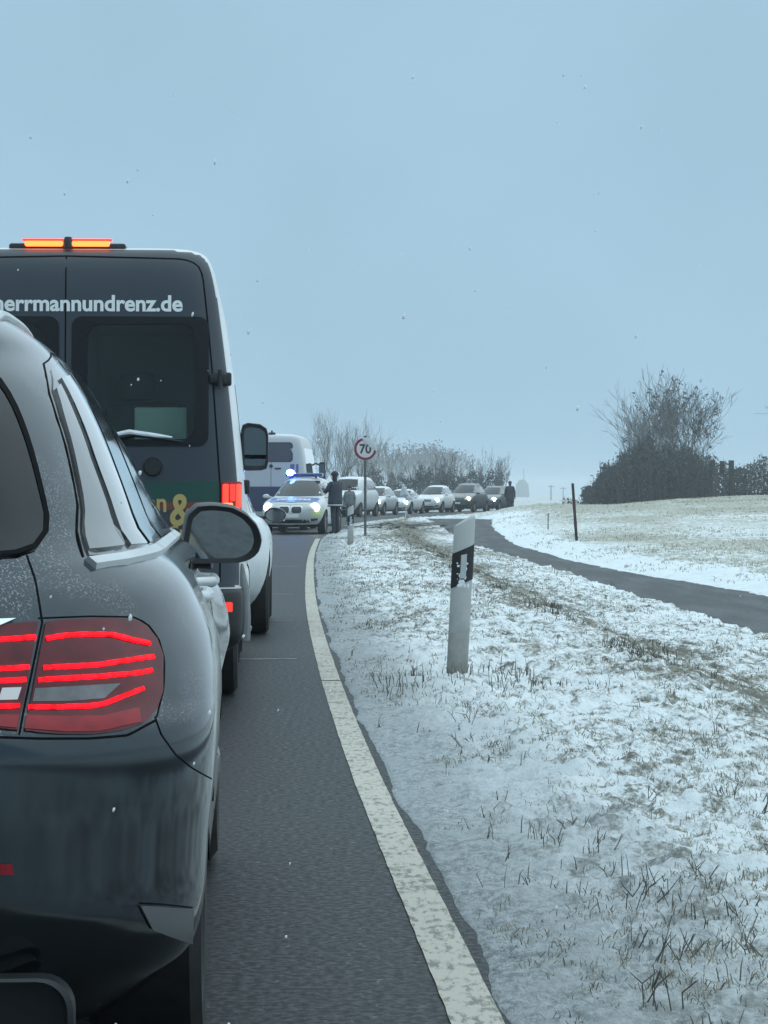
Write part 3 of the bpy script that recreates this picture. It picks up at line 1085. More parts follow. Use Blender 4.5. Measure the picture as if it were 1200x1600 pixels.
def wing_mirror(ve, outline, c, depth, yaw=0.0, pitch=0.0, arm=None, mats=('black', 'mirror'), splits=None, name='wing_mirror'):
    """housing with a glass set into its rear side; outline in (x, z) about c, x outward"""
    for sg in (1, -1):
        V = []; F_ = []
        n = len(outline)
        cx = sum(p[0] for p in outline) / n; cz = sum(p[1] for p in outline) / n
        prof = [(0.80, 0.010), (0.82, 0.0), (0.97, -0.004), (1.0, 0.012), (1.0, depth * .4), (0.9, depth * .75), (0.62, depth * .97), (0.25, depth * 1.02)]
        rot = Matrix.Rotation(yaw, 3, 'Z') @ Matrix.Rotation(pitch, 3, 'X')
        for sc, y in prof:
            for p in outline:
                q = rot @ Vector((cx + (p[0] - cx) * sc, y, cz + (p[1] - cz) * sc))
                V.append((sg * (q.x + c[0]), q.y + c[1], q.z + c[2]))
        for j in range(len(prof) - 1):
            for i in range(n):
                a = j * n + i; b = j * n + (i + 1) % n
                F_.append((a, b, b + n, a + n) if sg < 0 else (a, a + n, b + n, b))
        F_.append(tuple(range((len(prof) - 1) * n, len(prof) * n)))
        mb = MB(); mb.add(V, F_)
        if arm:
            for a_ in arm:
                mb.tube([(sg * p[0], p[1], p[2]) for p in a_[0]], a_[1], 8)
        h = mb.build(name, M[mats[0]], ve.root)
        gl = [outline] if not splits else splits
        for g in gl:
            gx = sum(p[0] for p in g) / len(g); gz_ = sum(p[1] for p in g) / len(g)
            k = 0.83 if not splits else 0.93
            GV = []
            for p in g:
                q = rot @ Vector((gx + (p[0] - gx) * k, 0.006, gz_ + (p[1] - gz_) * k))
                GV.append((sg * (q.x + c[0]), q.y + c[1], q.z + c[2]))
            mesh_obj('mirror_glass', GV, [tuple(range(len(GV)))], M[mats[1]], h, shade=False)


# ------------------------------------------------------------------ dark SUV in front of the camera
def build_suv():
    M['suv'] = paint('suv_paint', (0.043, 0.053, 0.062), 0.90, 0.10, grime=0.03, speck=0.17, grime_col=(0.13, 0.14, 0.145), coat=0.4, low=1.0)
    tab = [(.145, .72, .26, 4.40), (.17, .765, .17, 4.50), (.235, .835, .08, 4.56), (.305, .902, .03, 4.60), (.375, .922, .012, 4.62), (.43, .928, .004, 4.64), (.52, .932, .002, 4.66), (.62, .940, .0, 4.66), (.70, .946, .0, 4.64),
           (.76, .947, .006, 4.60), (.80, .946, .028, 4.54), (.84, .943, .034, 4.48), (.90, .933, .046, 4.38), (.96, .912, .072, 4.10), (1.01, .888, .10, 3.80),
           (1.05, .855, .135, 3.55), (1.085, .805, .155, 3.42), (1.12, .775, .18, 3.34), (1.216, .733, .245, 3.12), (1.33, .683, .33, 2.86), (1.437, .625, .43, 2.60), (1.505, .575, .505, 2.44),
           (1.545, .535, .50, 2.34), (1.585, .475, .49, 2.22), (1.617, .405, .54, 2.1), (1.638, .31, .66, 1.95), (1.648, .18, .85, 1.75)]

    def du(u, v, w):
        a = float(smooth(1.25, 1.6, v) * smooth(3.7, 3.3, v) * smooth(.35, .5, w) * smooth(1.06, .98, w))
        b = float(smooth(.5, .62, w) * smooth(1.0, .9, w) * np.exp(-((v - .95) / .45) ** 2))
        return (-0.05 * a + 0.006 * b) * min(1, abs(u) / .7)
    a = R(2.8)
    ve = Vehicle('suv', 'dark grey SUV with lit red tail lights, cut off by the left edge', 'car', (-1.259, 4.695, 0), a, tab, K=26, S=22, sub=4, nr=2.9, mr=2.1, crn=lambda w: .50 + .22 * float(smooth(.72, .95, w)), du=du)

    def pick(c, n):
        if c.z < .165: return 1
        return 0
    ve.body([M['suv'], M['black']], [(1.0, .36, .40), (3.82, .36, .41)], pick)
    pix = ve.pix
    # tailgate glass and its frame
    gl = [(-.57, 1.075), (0, 1.07), (.57, 1.075), (.610, 1.09), (.626, 1.13), (.606, 1.20), (.575, 1.30), (.535, 1.39), (.49, 1.45), (.42, 1.485), (0, 1.50), (-.42, 1.485), (-.49, 1.45), (-.535, 1.39), (-.575, 1.30), (-.606, 1.20), (-.626, 1.13), (-.610, 1.09)]
    gl = [(p.x, p.y) for p in resample(smooth_loop(gl), 90)][:-1]
    tg = loop_patch(ve, 'rear_window', gl, ve.rear, M['glass'], .006, 16, step=.03)[0]
    loop_patch(ve, 'window_seal', gl, ve.rear, M['seam'], .0075, 2, inner=[(p[0] * .985, 1.27 + (p[1] - 1.27) * .965) for p in gl], parent=tg)
    w_ = MB(); w_.tube([(0.0, .13, 1.12), (.25, .15, 1.17), (.50, .20, 1.25)], [.012, .010, .007], 8); w_.box((0, .14, 1.12), (.09, .06, .07), bev=.015)
    w_.build('wiper', M['black'], tg)
    # side glazing
    blk = [(.425, 1.075), (.55, 1.165), (.64, 1.255), (.74, 1.355), (.82, 1.415), (.95, 1.465), (1.25, 1.503), (1.9, 1.515), (2.45, 1.48), (2.85, 1.36), (3.22, 1.20), (3.34, 1.10), (2.6, 1.088), (1.6, 1.082)]
    loop_patch(ve, 'window_surround', blk, ve.right, M['gloss_black'], .003, 7, mirror=True, step=.06)
    loop_patch(ve, 'side_window', [(2.38, 1.10), (2.34, 1.472), (2.5, 1.435), (2.85, 1.33), (3.15, 1.18), (3.2, 1.112)], ve.right, M['side_glass'], .007, 4, mirror=True, step=.08)
    for a_, b_ in (([(.445, 1.085), (.56, 1.17), (.65, 1.26), (.75, 1.355), (.84, 1.418)], [(.595, 1.09), (.67, 1.17), (.74, 1.27), (.825, 1.36), (.90, 1.43)]),
                   ([(.635, 1.09), (.705, 1.17), (.775, 1.27), (.865, 1.36), (.955, 1.445)], [(.79, 1.09), (.90, 1.19), (1.02, 1.30), (1.12, 1.40), (1.20, 1.465)]),
                   ([(.86, 1.09), (.97, 1.19), (1.09, 1.30), (1.19, 1.40), (1.28, 1.472)], [(1.42, 1.09), (1.50, 1.19), (1.57, 1.30), (1.63, 1.40), (1.66, 1.49)]),
                   ([(1.50, 1.09), (1.58, 1.19), (1.65, 1.30), (1.71, 1.40), (1.74, 1.492)], [(2.3, 1.09), (2.3, 1.19), (2.29, 1.30), (2.27, 1.40), (2.24, 1.487)])):
        ve.patch('side_window', a_, b_, ve.right, M['side_glass'], .007, 12, 5, mirror=True)
    # bright belt moulding, kicking up round the quarter glass
    ve.strip('belt_trim', [(.395, 1.060), (.6, 1.070), (.8, 1.076), (1.6, 1.080), (2.6, 1.084), (3.3, 1.094)], .036, ve.right, M['satin'], .004, 26, mirror=True, raise_=.008)
    ve.strip('window_trim', [(.41, 1.075), (.54, 1.168), (.63, 1.26), (.73, 1.362), (.81, 1.425), (.94, 1.478), (1.22, 1.517), (1.9, 1.53), (2.46, 1.495), (2.87, 1.37), (3.25, 1.20)], .006, ve.right, M['seam'], .001, 36, mirror=True, raise_=.001)
    # roof rails
    for sg in (1, -1):
        rl = MB()
        pts = []
        for k in range(13):
            t = k / 12
            v = .75 + 1.5 * t
            p, nn = ve.top((sg * .47, v))
            lift = .006 * min(1, 6 * t, 6 * (1 - t))
            pts.append((p.x, p.y, p.z + lift))
        rl.tube(pts, .012, 8)
        rl.build('roof_rail', M['satin'], ve.root)
    # tail lamps: the outer lens on the wing, the inner one on the tailgate
    lo = ve.patch('tail_light', [(70, 974), (100, 970), (150, 968), (205, 969), (225, 978), (243, 1000), (252, 1025)], [(38, 1143), (90, 1147), (140, 1148), (190, 1142), (225, 1130), (243, 1110), (252, 1080)], pix, M['lens_red'], .006, 24, 12, mirror=True)
    li = ve.patch('tail_light', [(-130, 995), (-40, 980), (58, 973)], [(-130, 1128), (-40, 1135), (27, 1142)], pix, M['lens_red'], .006, 16, 12, mirror=True)
    bars = [([(70, 1000), (95, 996), (125, 994), (168, 994), (186, 998), (205, 1003), (230, 1008)], [(66, 1045), (110, 1043), (150, 1041), (195, 1034), (236, 1028)], [(58, 1064), (110, 1061), (150, 1059), (200, 1055), (233, 1050)], [(44, 1106), (90, 1107), (140, 1106), (162, 1101), (195, 1087), (220, 1078)]),
            ([(-110, 1010), (-20, 1003), (53, 998)], [(-110, 1050), (-20, 1047), (43, 1044)], [(-110, 1070), (-20, 1066), (38, 1063)], [(-110, 1104), (-20, 1105), (29, 1104)])]
    for par, bb in ((lo, bars[0]), (li, bars[1])):
        for pl_ in bb:
            V0 = ve.strip('light_bar', pl_, .0125, pix, M['led_red'], .008, 22, parent=par[0])[0]
            me = V0.data
            mesh_obj('light_bar', [(-v.co.x, v.co.y, v.co.z) for v in me.vertices], [tuple(p.vertices)[::-1] for p in me.polygons], M['led_red'], par[1], angle=50)
        g1 = ve.patch('reverse_lens', [(53, 1077), (110, 1074), (185, 1070)] if par is lo else [(2, 1076), (32, 1075)], [(49, 1097), (110, 1097), (160, 1093)] if par is lo else [(-4, 1095), (26, 1094)], pix, M['lens_grey'] if par is lo else M['plate'], .0075, 10, 3, parent=par[0])[0]
        mesh_obj('reverse_lens', [(-v.co.x, v.co.y, v.co.z) for v in g1.data.vertices], [tuple(p.vertices)[::-1] for p in g1.data.polygons], M['lens_grey'] if par is lo else M['plate'], par[1], angle=30)
        g2 = ve.patch('lower_lens', [(40, 1120), (100, 1122), (160, 1121), (215, 1108)] if par is lo else [(-120, 1116), (29, 1120)], [(37, 1140), (90, 1144), (150, 1144), (218, 1130)] if par is lo else [(-120, 1127), (25, 1139)], pix, M['lens_red2'], .0072, 12, 3, parent=par[0])[0]
        mesh_obj('lower_lens', [(-v.co.x, v.co.y, v.co.z) for v in g2.data.vertices], [tuple(p.vertices)[::-1] for p in g2.data.polygons], M['lens_red2'], par[1], angle=30)
    # chrome bar on the tailgate, ends before the lamp seam
    ve.patch('tailgate_trim', [(-700, 985), (-200, 978), (22, 970)], [(-700, 1010), (-200, 1000), (-12, 985)], pix, M['chrome'], .012, 16, 2)
    # panel gaps
    for pts, wd in (([(42, 868), (55, 905), (61, 940), (66, 972), (52, 1040), (40, 1095), (30, 1148)], .006),
                    ([(242, 1120), (252, 1148), (275, 1180), (300, 1200), (330, 1217)], .004),
                    ([(218, 1411), (255, 1413), (300, 1418)], .005),
                    ([(60, 966), (140, 963), (208, 964), (230, 974), (248, 998), (257, 1030), (256, 1075), (245, 1120)], .004),
                    ([(0, 1152), (60, 1154), (140, 1154), (200, 1149), (244, 1125)], .007)):
        ve.strip('panel_gap', pts, wd, pix, M['seam'], .0005, 24, mirror=True, raise_=.001)
    # door shut lines on the flank
    for pts in ([(1.22, .50), (1.36, .70), (1.46, .90), (1.44, 1.07)], [(2.16, .36), (2.18, .7), (2.16, 1.07)], [(3.26, .40), (3.3, .8), (3.28, 1.07)]):
        ve.strip('panel_gap', pts, .005, ve.right, M['seam'], .0005, 16, mirror=True, raise_=.001)
    # bumper: satin corner insert, reflector, exhaust surround
    ve.patch('bumper_insert', [(217, 1415), (255, 1417), (299, 1421)], [(236, 1452), (262, 1462), (297, 1474)], pix, mat('dull_trim', (.17, .18, .185), .45, .6), .006, 10, 5, mirror=True)
    ve.patch('reflector', [(-120, 1346), (18, 1350)], [(-120, 1366), (20, 1366)], pix, M['lens_red2'], .006, 8, 2, mirror=True)
    for sg in (1, -1):
        ex = MB()
        prof = [(.006, 1.0), (-.05, 1.0), (-.055, .93), (-.02, .86), (.04, .84)]
        ol = rrect(.40, .70, .17, .325, .06, 6)
        cx, cz = .55, .248
        V = []; F_ = []; n = len(ol)
        for y, sc in prof:
            for p in ol: V.append((sg * (cx + (p[0] - cx) * sc), .045 + y, cz + (p[1] - cz) * sc))
        for j in range(len(prof) - 1):
            for i in range(n):
                q = (j * n + i, j * n + (i + 1) % n, (j + 1) * n + (i + 1) % n, (j + 1) * n + i)
                F_.append(q if sg > 0 else q[::-1])
        F_.append(tuple(range((len(prof) - 1) * n, len(prof) * n)))
        ex.add(V, F_)
        ex.build('exhaust_surround', M['black'], ve.root)
    # sill cladding and wheels
    for (u, v) in ((.915, 1.0), (-.915, 1.0), (.905, 3.82), (-.905, 3.82)):
        ve.wheel(u, v, .36, .24)
    for sg in (1, -1):
        for v in (1.62, 2.72):
            p, nn = ve._cast((sg * 5, v, .945), (-sg, 0, 0))
            hb = MB()
            hb.tube([(p.x - sg * .01, v, .945), (p.x + sg * .036, v + .02, .947), (p.x + sg * .040, v + .11, .949), (p.x + sg * .036, v + .20, .951), (p.x - sg * .01, v + .22, .952)], [.016, .016, .017, .016, .016], 10)
            hb.build('door_handle', M['satin'], ve.root)
    ol = [(-.125, -.075), (-.105, .06), (-.075, .088), (-.03, .092), (.03, .085), (.075, .063), (.108, .028), (.122, -.012), (.116, -.048), (.095, -.072), (.06, -.085), (-.08, -.087)]
    ol = [(p.x, p.y) for p in resample([(a_, b_) for a_, b_ in ol + ol[:1]], 40)][:-1]
    wing_mirror(ve, ol, (.928, 3.03, 1.075), .15, yaw=R(6), pitch=R(7), arm=[([(.80, 3.08, 1.02), (.84, 3.09, 1.005), (.90, 3.08, 1.00)], .028)])
    return ve


SUV = build_suv()


# ------------------------------------------------------------------ panel van with the lettered rear doors
def tinted_glass(name, tint, refl=0.06):
    m = bpy.data.materials.new(name); m.use_nodes = True
    n = m.node_tree.nodes; l = m.node_tree.links
    n.remove(n['Principled BSDF'])
    t = n.new('ShaderNodeBsdfTransparent'); t.inputs[0].default_value = (*tint, 1)
    g = n.new('ShaderNodeBsdfGlossy'); g.inputs['Roughness'].default_value = 0.06
    fr = n.new('ShaderNodeFresnel'); fr.inputs['IOR'].default_value = 1.5
    mx = n.new('ShaderNodeMixShader')
    l.new(fr.outputs[0], mx.inputs[0]); l.new(t.outputs[0], mx.inputs[1]); l.new(g.outputs[0], mx.inputs[2])
    l.new(mx.outputs[0], n['Material Output'].inputs['Surface'])
    return m


def build_van():
    M['wrap'] = paint('van_wrap', (0.022, 0.032, 0.047), 0.0, 0.40, grime=0.30, grime_col=(0.11, 0.125, 0.13), coat=0.25, low=1.3)
    M['van_white'] = paint('van_white', (0.66, 0.68, 0.68), 0.0, 0.3, grime=0.75, grime_col=(0.30, 0.31, 0.31), coat=0.5, low=1.2)
    L = 5.93
    tab = [(.30, .90, .10, L - .25), (.36, .975, -.01, L - .1), (.45, 1.0, -.045, L), (.60, 1.003, -.05, L), (.655, .995, -.04, L), (.68, .985, .03, L - .01), (.90, .988, .035, L - .03), (1.10, .984, .04, L - .12), (1.25, .976, .05, L - .55), (1.36, .968, .055, L - .95), (1.50, .955, .06, L - 1.12),
           (1.88, .915, .085, L - 1.50), (2.17, .878, .11, L - 1.85), (2.36, .850, .13, L - 2.1), (2.48, .820, .155, L - 2.3), (2.55, .780, .195, L - 2.5), (2.585, .70, .26, L - 2.7), (2.60, .55, .40, L - 3.0)]
    a = R(2.6)
    ve = Vehicle('panel_van', 'white high-roof van with dark lettered rear doors and glowing roof light', 'van', (-1.782, 14.62, 0), a, tab, K=22, S=12, sub=3, nr=9, mr=3.2, nf=4, mf=2.5, crn=.20, cfn=.7)

    def pick(c, n):
        if c.z < .345: return 2
        if c.y < .5 and c.z < .665: return 2
        if abs(n.y) > .42 and c.y < .9: return 1
        return 0
    inner = mat('van_interior', (0.26, 0.34, 0.32), 0.8)
    ve.body([M['van_white'], M['wrap'], M['black']], [(1.0, .36, .41), (4.7, .36, .41)], pick, cuts=[((.425, .55, 1.82), (.62, 1.5, .66), inner), ((-.425, .55, 1.82), (.62, 1.5, .66), inner)])
    gl = tinted_glass('van_rear_glass', (0.62, 0.76, 0.72))
    sur = mat('window_surround', (.007, .009, .012), .45, spec=.25)
    for sg in (1, -1):
        out = rrect(.035, .80, 1.46, 2.19, .06, 6); inn = rrect(.125, .725, 1.50, 2.145, .075, 6)
        cst = (lambda p, sg=sg: ve.rear((sg * p[0], p[1])))
        fr = loop_patch(ve, 'window_frame', out, cst, sur, .010, 5, inner=inn)[0]
        loop_patch(ve, 'rear_window', rrect(.12, .73, 1.495, 2.15, .07, 6), cst, gl, .001, 3, parent=fr, skirt=.004)
        # seats and a box behind the glass
        st = MB(); st.box((sg * .40, .95, 1.55), (.46, .14, .36), bev=.05); st.box((sg * .36, .98, 1.83), (.22, .10, .17), bev=.04)
        st.build('seat', mat('seat_cloth', (.10, .13, .125), .9), ve.root)
    bx = MB(); bx.box((.52, .55, 1.56), (.30, .3, .26), bev=.01)
    bx.build('cardboard_box', mat('pale_box', (.55, .64, .58), .8), ve.root)
    # rear wiper with snow on it
    wp = MB(); p0, _ = ve.rear((.10, 1.49)); wp.tube([(.12, p0.y - .03, 1.475), (.38, p0.y - .035, 1.525), (.66, p0.y - .03, 1.485)], [.012, .012, .006], 8)
    wo_ = wp.build('wiper', M['black'], ve.root)
    sn = MB(); sn.tube([(.20, p0.y - .035, 1.51), (.36, p0.y - .04, 1.54), (.50, p0.y - .04, 1.522), (.60, p0.y - .035, 1.51)], [.008, .014, .012, .005], 8)
    sn.build('snow', M['snowclean'], wo_)
    # door gaps
    ve.strip('door_gap', [(0, .68), (0, 1.5), (0, 2.3), (0, 2.53)], .012, ve.rear, M['seam'], .001, 24, raise_=.001)
    ve.strip('door_gap', [(.865, .70), (.868, 1.2), (.848, 1.5), (.822, 1.88), (.792, 2.2), (.768, 2.42), (.74, 2.49), (.66, 2.52), (0, 2.535)], .014, ve.rear, M['seam'], .001, 60, mirror=True, raise_=.001)
    # hinges
    for w in (1.84, 1.02):
        for sg in (1, -1):
            p, _ = ve.rear((sg * .84, w))
            hb = MB(); hb.box((sg * .858, p.y - .02, w), (.10, .05, .06), bev=.012); hb.box((sg * .90, p.y + .02, w), (.06, .09, .075), bev=.012); hb.tube([(sg * .868, p.y - .045, w - .05), (sg * .868, p.y - .045, w + .05)], .014, 8)
            hb.build('hinge', M['black'], ve.root)
    # emblem boss and handle
    p, _ = ve.rear((.49, 1.345))
    em = MB(); em.lathe([(p.y - .035, .001), (p.y - .035, .045), (p.y - .025, .052), (p.y + .01, .055)], 'y', 28, (.49, 0, 1.345))
    em.build('door_lock', M['black'], ve.root)
    # roof light bar: glowing orange and red, with a camera knob in the middle
    hb = MB(); hb.box((0, .33, 2.592), (.66, .16, .045), bev=.015)
    ho = hb.build('roof_light', M['black'], ve.root)
    for sg in (1, -1):
        lb = MB(); lb.box((sg * .132, .255, 2.61), (.215, .05, .030), bev=.010)
        lb.build('light_strip', M['lamp_orange'], ho)
        lb = MB(); lb.box((sg * .135, .262, 2.632), (.235, .05, .012), bev=.004)
        lb.build('light_strip', M['lamp_red'], ho)
    kb = MB(); kb.lathe([(2.585, .03), (2.632, .028), (2.649, .018), (2.651, .001)], 'z', 16, (.005, .25, 0)); kb.build('camera_knob', M['black'], ho)
    # stripes of the livery
    ve.patch('green_stripe', [(-.86, 1.262), (.862, 1.262)], [(-.86, 1.152), (.864, 1.152)], ve.rear, mat('green_stripe', (.004, .052, .038), .4), .002, 30, 3, skirt=.001)
    ve.patch('red_stripe', [(-.86, 1.148), (.864, 1.148)], [(-.86, 1.105), (.865, 1.105)], ve.rear, mat('red_stripe', (.16, .040, .030), .4), .002, 30, 2, skirt=.001)
    # lettering
    tm = text_mesh('herrmannundrenz.de', .125, .0035); wmax = max(v.co.x for v in tm.vertices); bpy.data.meshes.remove(tm)
    right_end = .655; width = 1.06
    sx_ = width / wmax
    ve.text('lettering', 'herrmannundrenz.de', .125, M['white_letter'], lambda x, y: ve.rear((right_end - width + x, 2.222 + y)), .005, .0035, sx=sx_)
    ve.text('lettering', 'Herrmann', .15, M['yellow_letter'], lambda x, y: ve.rear((.03 + x, 1.095 + y)), .006, .003, sx=.86)
    ve.text('lettering', '&', .25, M['yellow_letter'], lambda x, y: ve.rear((.585 + x, 1.02 + y)), .007, .006, sx=.80)
    ve.text('lettering', 'GmbH', .085, M['yellow_letter'], lambda x, y: ve.rear((.575 + x, .955 + y)), .006, .0015)
    # lamps
    for sg in (1, -1):
        cst = (lambda p, sg=sg: ve.rear((sg * p[0], p[1])))
        tl = loop_patch(ve, 'tail_light', rrect(.868, .972, 1.10, 1.262, .012, 3), cst, M['lens_red2'], .016, 3, skirt=.03)[0]
        loop_patch(ve, 'light_segment', rrect(.876, .905, 1.112, 1.248, .008, 3), cst, M['lamp_red'], .020, 2, parent=tl)
        loop_patch(ve, 'light_segment', rrect(.912, .938, 1.150, 1.248, .008, 3), cst, M['reflector_red_glow'], .020, 2, parent=tl)
        loop_patch(ve, 'light_segment', rrect(.943, .966, 1.112, 1.248, .008, 3), cst, M['lamp_red'], .020, 2, parent=tl)
        loop_patch(ve, 'light_segment', rrect(.880, .925, 1.108, 1.142, .006, 3), cst, M['lamp_orange'], .022, 2, parent=tl)
        loop_patch(ve, 'reflector', rrect(.84, .935, .535, .59, .008, 3), cst, M['reflector_red_glow'], .006, 2, skirt=.012)
    # bumper corner caps in pale dirty plastic and the step
    bm_ = mat('bumper_cap', (.20, .21, .21), .6, var=.3)
    for sg in (1, -1):
        q = MB(); q.tube([(sg * 1.0, .16, .37), (sg * 1.008, .14, .5), (sg * 1.004, .15, .66), (sg * .985, .16, .80)], [.035, .03, .025, .01], 10)
        q.tube([(sg * .99, .30, .43), (sg * 1.04, .31, .425)], [.02, .016], 8)
        q.build('bumper_corner', bm_, ve.root)
        mf = MB(); mf.box((sg * .86, 1.45, .30), (.20, .012, .28)); mf.build('mud_flap', M['black'], ve.root)
    for (u, v) in ((.955, 1.0), (-.955, 1.0), (.95, 4.7), (-.95, 4.7)):
        ve.wheel(u, v, .36, .225)
    ol = [(-.09, -.17), (-.095, .11), (-.085, .15), (-.05, .165), (.04, .155), (.085, .125), (.098, .08), (.098, -.12), (.085, -.165), (.05, -.175), (-.05, -.178)]
    big = [(-.085, -.075), (-.088, .11), (-.078, .145), (-.045, .157), (.04, .147), (.08, .118), (.09, .075), (.09, -.075)]
    sml = [(-.085, -.09), (.09, -.09), (.09, -.12), (.078, -.158), (.045, -.168), (-.05, -.17), (-.078, -.162)]
    dk = mat('van_mirror_glass', (.10, .12, .13), .06, .9); M['van_mirror'] = dk
    wing_mirror(ve, ol, (1.045, 4.02, 1.535), .14, yaw=R(3), arm=[([(.90, 4.05, 1.60), (1.0, 4.08, 1.59)], .03), ([(.90, 4.08, 1.44), (1.0, 4.08, 1.44)], .035)], mats=('black', 'van_mirror'), splits=[big, sml])
    ve.patch('side_window', [(3.55, 1.95), (4.05, 1.93)], [(3.55, 1.35), (4.45, 1.35)], ve.right, M['side_glass'], .004, 10, 6, mirror=True)
    p, _ = ve.right((3.2, 1.34)); 
    hh = MB(); hh.box((p.x + .02, 3.36, 1.24), (.05, .09, .10), bev=.015); hh.build('door_handle', M['black'], ve.root)
    # windscreen
    ve.patch('windscreen', [(-.72, 2.12), (.72, 2.12)], [(-.84, 1.46), (.84, 1.46)], ve.front, M['glass'], .004, 14, 8)
    return ve


VAN = build_van()


# ------------------------------------------------------------------ the other cars
def car_tab(L, W, H, kind='suv'):
    k = H / 1.65
    w = W / .94
    base = [(.20, .74, .20, -.22), (.28, .82, .08, -.08), (.40, .895, .02, -.01), (.55, .932, 0, 0), (.68, .940, .01, -.01), (.78, .938, .05, -.06), (.88, .928, .08, -.20), (.95, .910, .10, -.48),
            (1.0, .888, .12, -.85), (1.045, .858, .15, -1.15), (1.08, .80, .18, -1.28), (1.20, .755, .26, -1.52), (1.34, .70, .36, -1.82), (1.46, .645, .47, -2.10), (1.54, .585, .52, -2.30), (1.60, .48, .54, -2.46), (1.635, .34, .66, -2.62), (1.65, .18, .85, -2.80)]
    out = []
    for (z, u, vr, vf) in base:
        if kind == 'sedan' and z >= .95:
            vr = vr + .55 * float(smooth(.95, 1.08, z)) + .55 * float(smooth(1.08, 1.5, z))
        if kind == 'bus':
            u = u if z < 1.0 else u + .10 * float(smooth(1.0, 1.3, z)); vf = vf if z < .85 else vf * .72
        if kind == 'round' and z > .75:
            u = u - .02
        out.append((z * k, u * w, vr, L + vf))
    return out


def face_car(name, label, cat, nose, head, L, W, H, kind, colour, grp=None, light='head', light2=None, snow=1.0, grille='wide', metal=0.0, rails=False, livery=False, mirror_col=None, grime=.35):
    """a car given by where its nose stands and the direction it faces (angle from +Y, anticlockwise)"""
    fx, fy = -math.sin(head), math.cos(head)
    loc = (nose[0] - fx * L, nose[1] - fy * L, 0)
    ve = Vehicle(name, label, cat, loc, head, car_tab(L, W, H, kind), K=12, S=10, sub=2, group=grp, nr=2.7, nf=3.0, crn=.7, cfn=.9)
    k = H / 1.65
    pm = paint(name + '_paint', colour, metal, .3 if max(colour) > .1 else .45, grime=grime, topsnow=snow, coat=.5 if max(colour) > .1 else .1)
    wl_ = .72 + .14
    arch = [(.86, .34, .39), (L - .88, .34, .39)]
    ve.body([pm, M['black']], arch, lambda c, n: 1 if c.z < .30 * k else 0)
    for sg in (1, -1):
        for v in (.86, L - .88): ve.wheel(sg * (W - .01), v, .34, .22)
    # glass
    ve.patch('windscreen', [(-.50 * W / .94, 1.535 * k), (0, 1.55 * k), (.50 * W / .94, 1.535 * k)], [(-.70 * W / .94, 1.09 * k), (0, 1.075 * k), (.70 * W / .94, 1.09 * k)], ve.front, M['glass'], .004, 14, 6)
    ve.patch('rear_window', [(-.50 * W / .94, 1.48 * k), (.50 * W / .94, 1.48 * k)], [(-.60 * W / .94, 1.10 * k), (.60 * W / .94, 1.10 * k)], ve.rear, M['glass'], .004, 12, 5)
    r0 = .75 if kind != 'sedan' else 1.55
    f0 = L - 1.55
    mid = (r0 + f0) / 2
    ve.patch('side_window', [(r0 + .35, 1.46 * k), (mid - .03, 1.49 * k)], [(r0, 1.12 * k), (mid - .03, 1.11 * k)], ve.right, M['side_glass'], .004, 8, 4, mirror=True)
    ve.patch('side_window', [(mid + .03, 1.49 * k), (f0 - .70, 1.44 * k)], [(mid + .03, 1.11 * k), (f0 - .12, 1.11 * k)], ve.right, M['side_glass'], .004, 8, 4, mirror=True)
    # face: headlights, grille, lower intake, plate
    for sg in (1, -1):
        cst = (lambda p, sg=sg: ve.front((sg * p[0], p[1])))
        h = ve.patch('headlight', [(.50 * W, .80 * k), (.75 * W, .835 * k), (.92 * W, .85 * k)], [(.52 * W, .70 * k), (.75 * W, .69 * k), (.90 * W, .74 * k)], cst, M['head_off'], .006, 8, 4)[0]
        lm = light if (light2 is None or sg < 0) else light2
        if lm:
            pc, nn = cst((.73 * W, .765 * k))
            lb = MB(); lb.lathe([(pc.y + .035, .001), (pc.y + .035, .095), (pc.y + .005, .125), (pc.y - .03, .13)], 'y', 18, (pc.x, 0, .765 * k))
            lb.build('lamp', M[lm], h)
        ve.patch('fog_light', [(.62 * W, .44 * k), (.82 * W, .46 * k)], [(.62 * W, .37 * k), (.80 * W, .39 * k)], cst, M['black'], .004, 5, 3)
        cr_ = (lambda p, sg=sg: ve.rear((sg * p[0], p[1])))
        ve.patch('tail_light', [(.45 * W, .98 * k), (.62 * W, .99 * k)], [(.45 * W, .84 * k), (.66 * W, .84 * k)], cr_, M['lens_red2'], .005, 6, 3)
    if grille == 'wide':
        gr = ve.patch('grille', [(-.42 * W, .79 * k), (0, .805 * k), (.42 * W, .79 * k)], [(-.36 * W, .665 * k), (0, .655 * k), (.36 * W, .665 * k)], ve.front, M['gloss_black'], .006, 12, 4)[0]
        for t in (.70, .755):
            ve.strip('grille_bar', [(-.37 * W, t * k), (.37 * W, t * k)], .012, ve.front, M['satin'], .007, 12, parent=gr)
    else:
        for sg in (1, -1):
            cst = (lambda p, sg=sg: ve.front((sg * p[0], p[1])))
            g = loop_patch(ve, 'grille', rrect(.035, .33, .60 * k, .785 * k, .06, 5), cst, M['gloss_black'], .010, 3)[0]
            loop_patch(ve, 'grille_frame', rrect(.015, .35, .585 * k, .80 * k, .07, 5), cst, M['chrome'], .014, 1, inner=rrect(.035, .33, .60 * k, .785 * k, .06, 5), parent=g)
    ve.patch('lower_grille', [(-.55 * W, .42 * k), (.55 * W, .42 * k)], [(-.60 * W, .31 * k), (.60 * W, .31 * k)], ve.front, M['black'], .005, 10, 3)
    pc, _ = ve.front((0, .50 * k))
    pb = MB(); pb.box((0, pc.y + .012, .515 * k), (.50, .012, .11), bev=.003); pb.build('number_plate', M['plate'], ve.root)
    ve.strip('bonnet_gap', [(-.80 * W, .90 * k), (-.55 * W, .86 * k), (0, .845 * k), (.55 * W, .86 * k), (.80 * W, .90 * k)], .012, ve.front, M['seam'], .001, 18, raise_=.001)
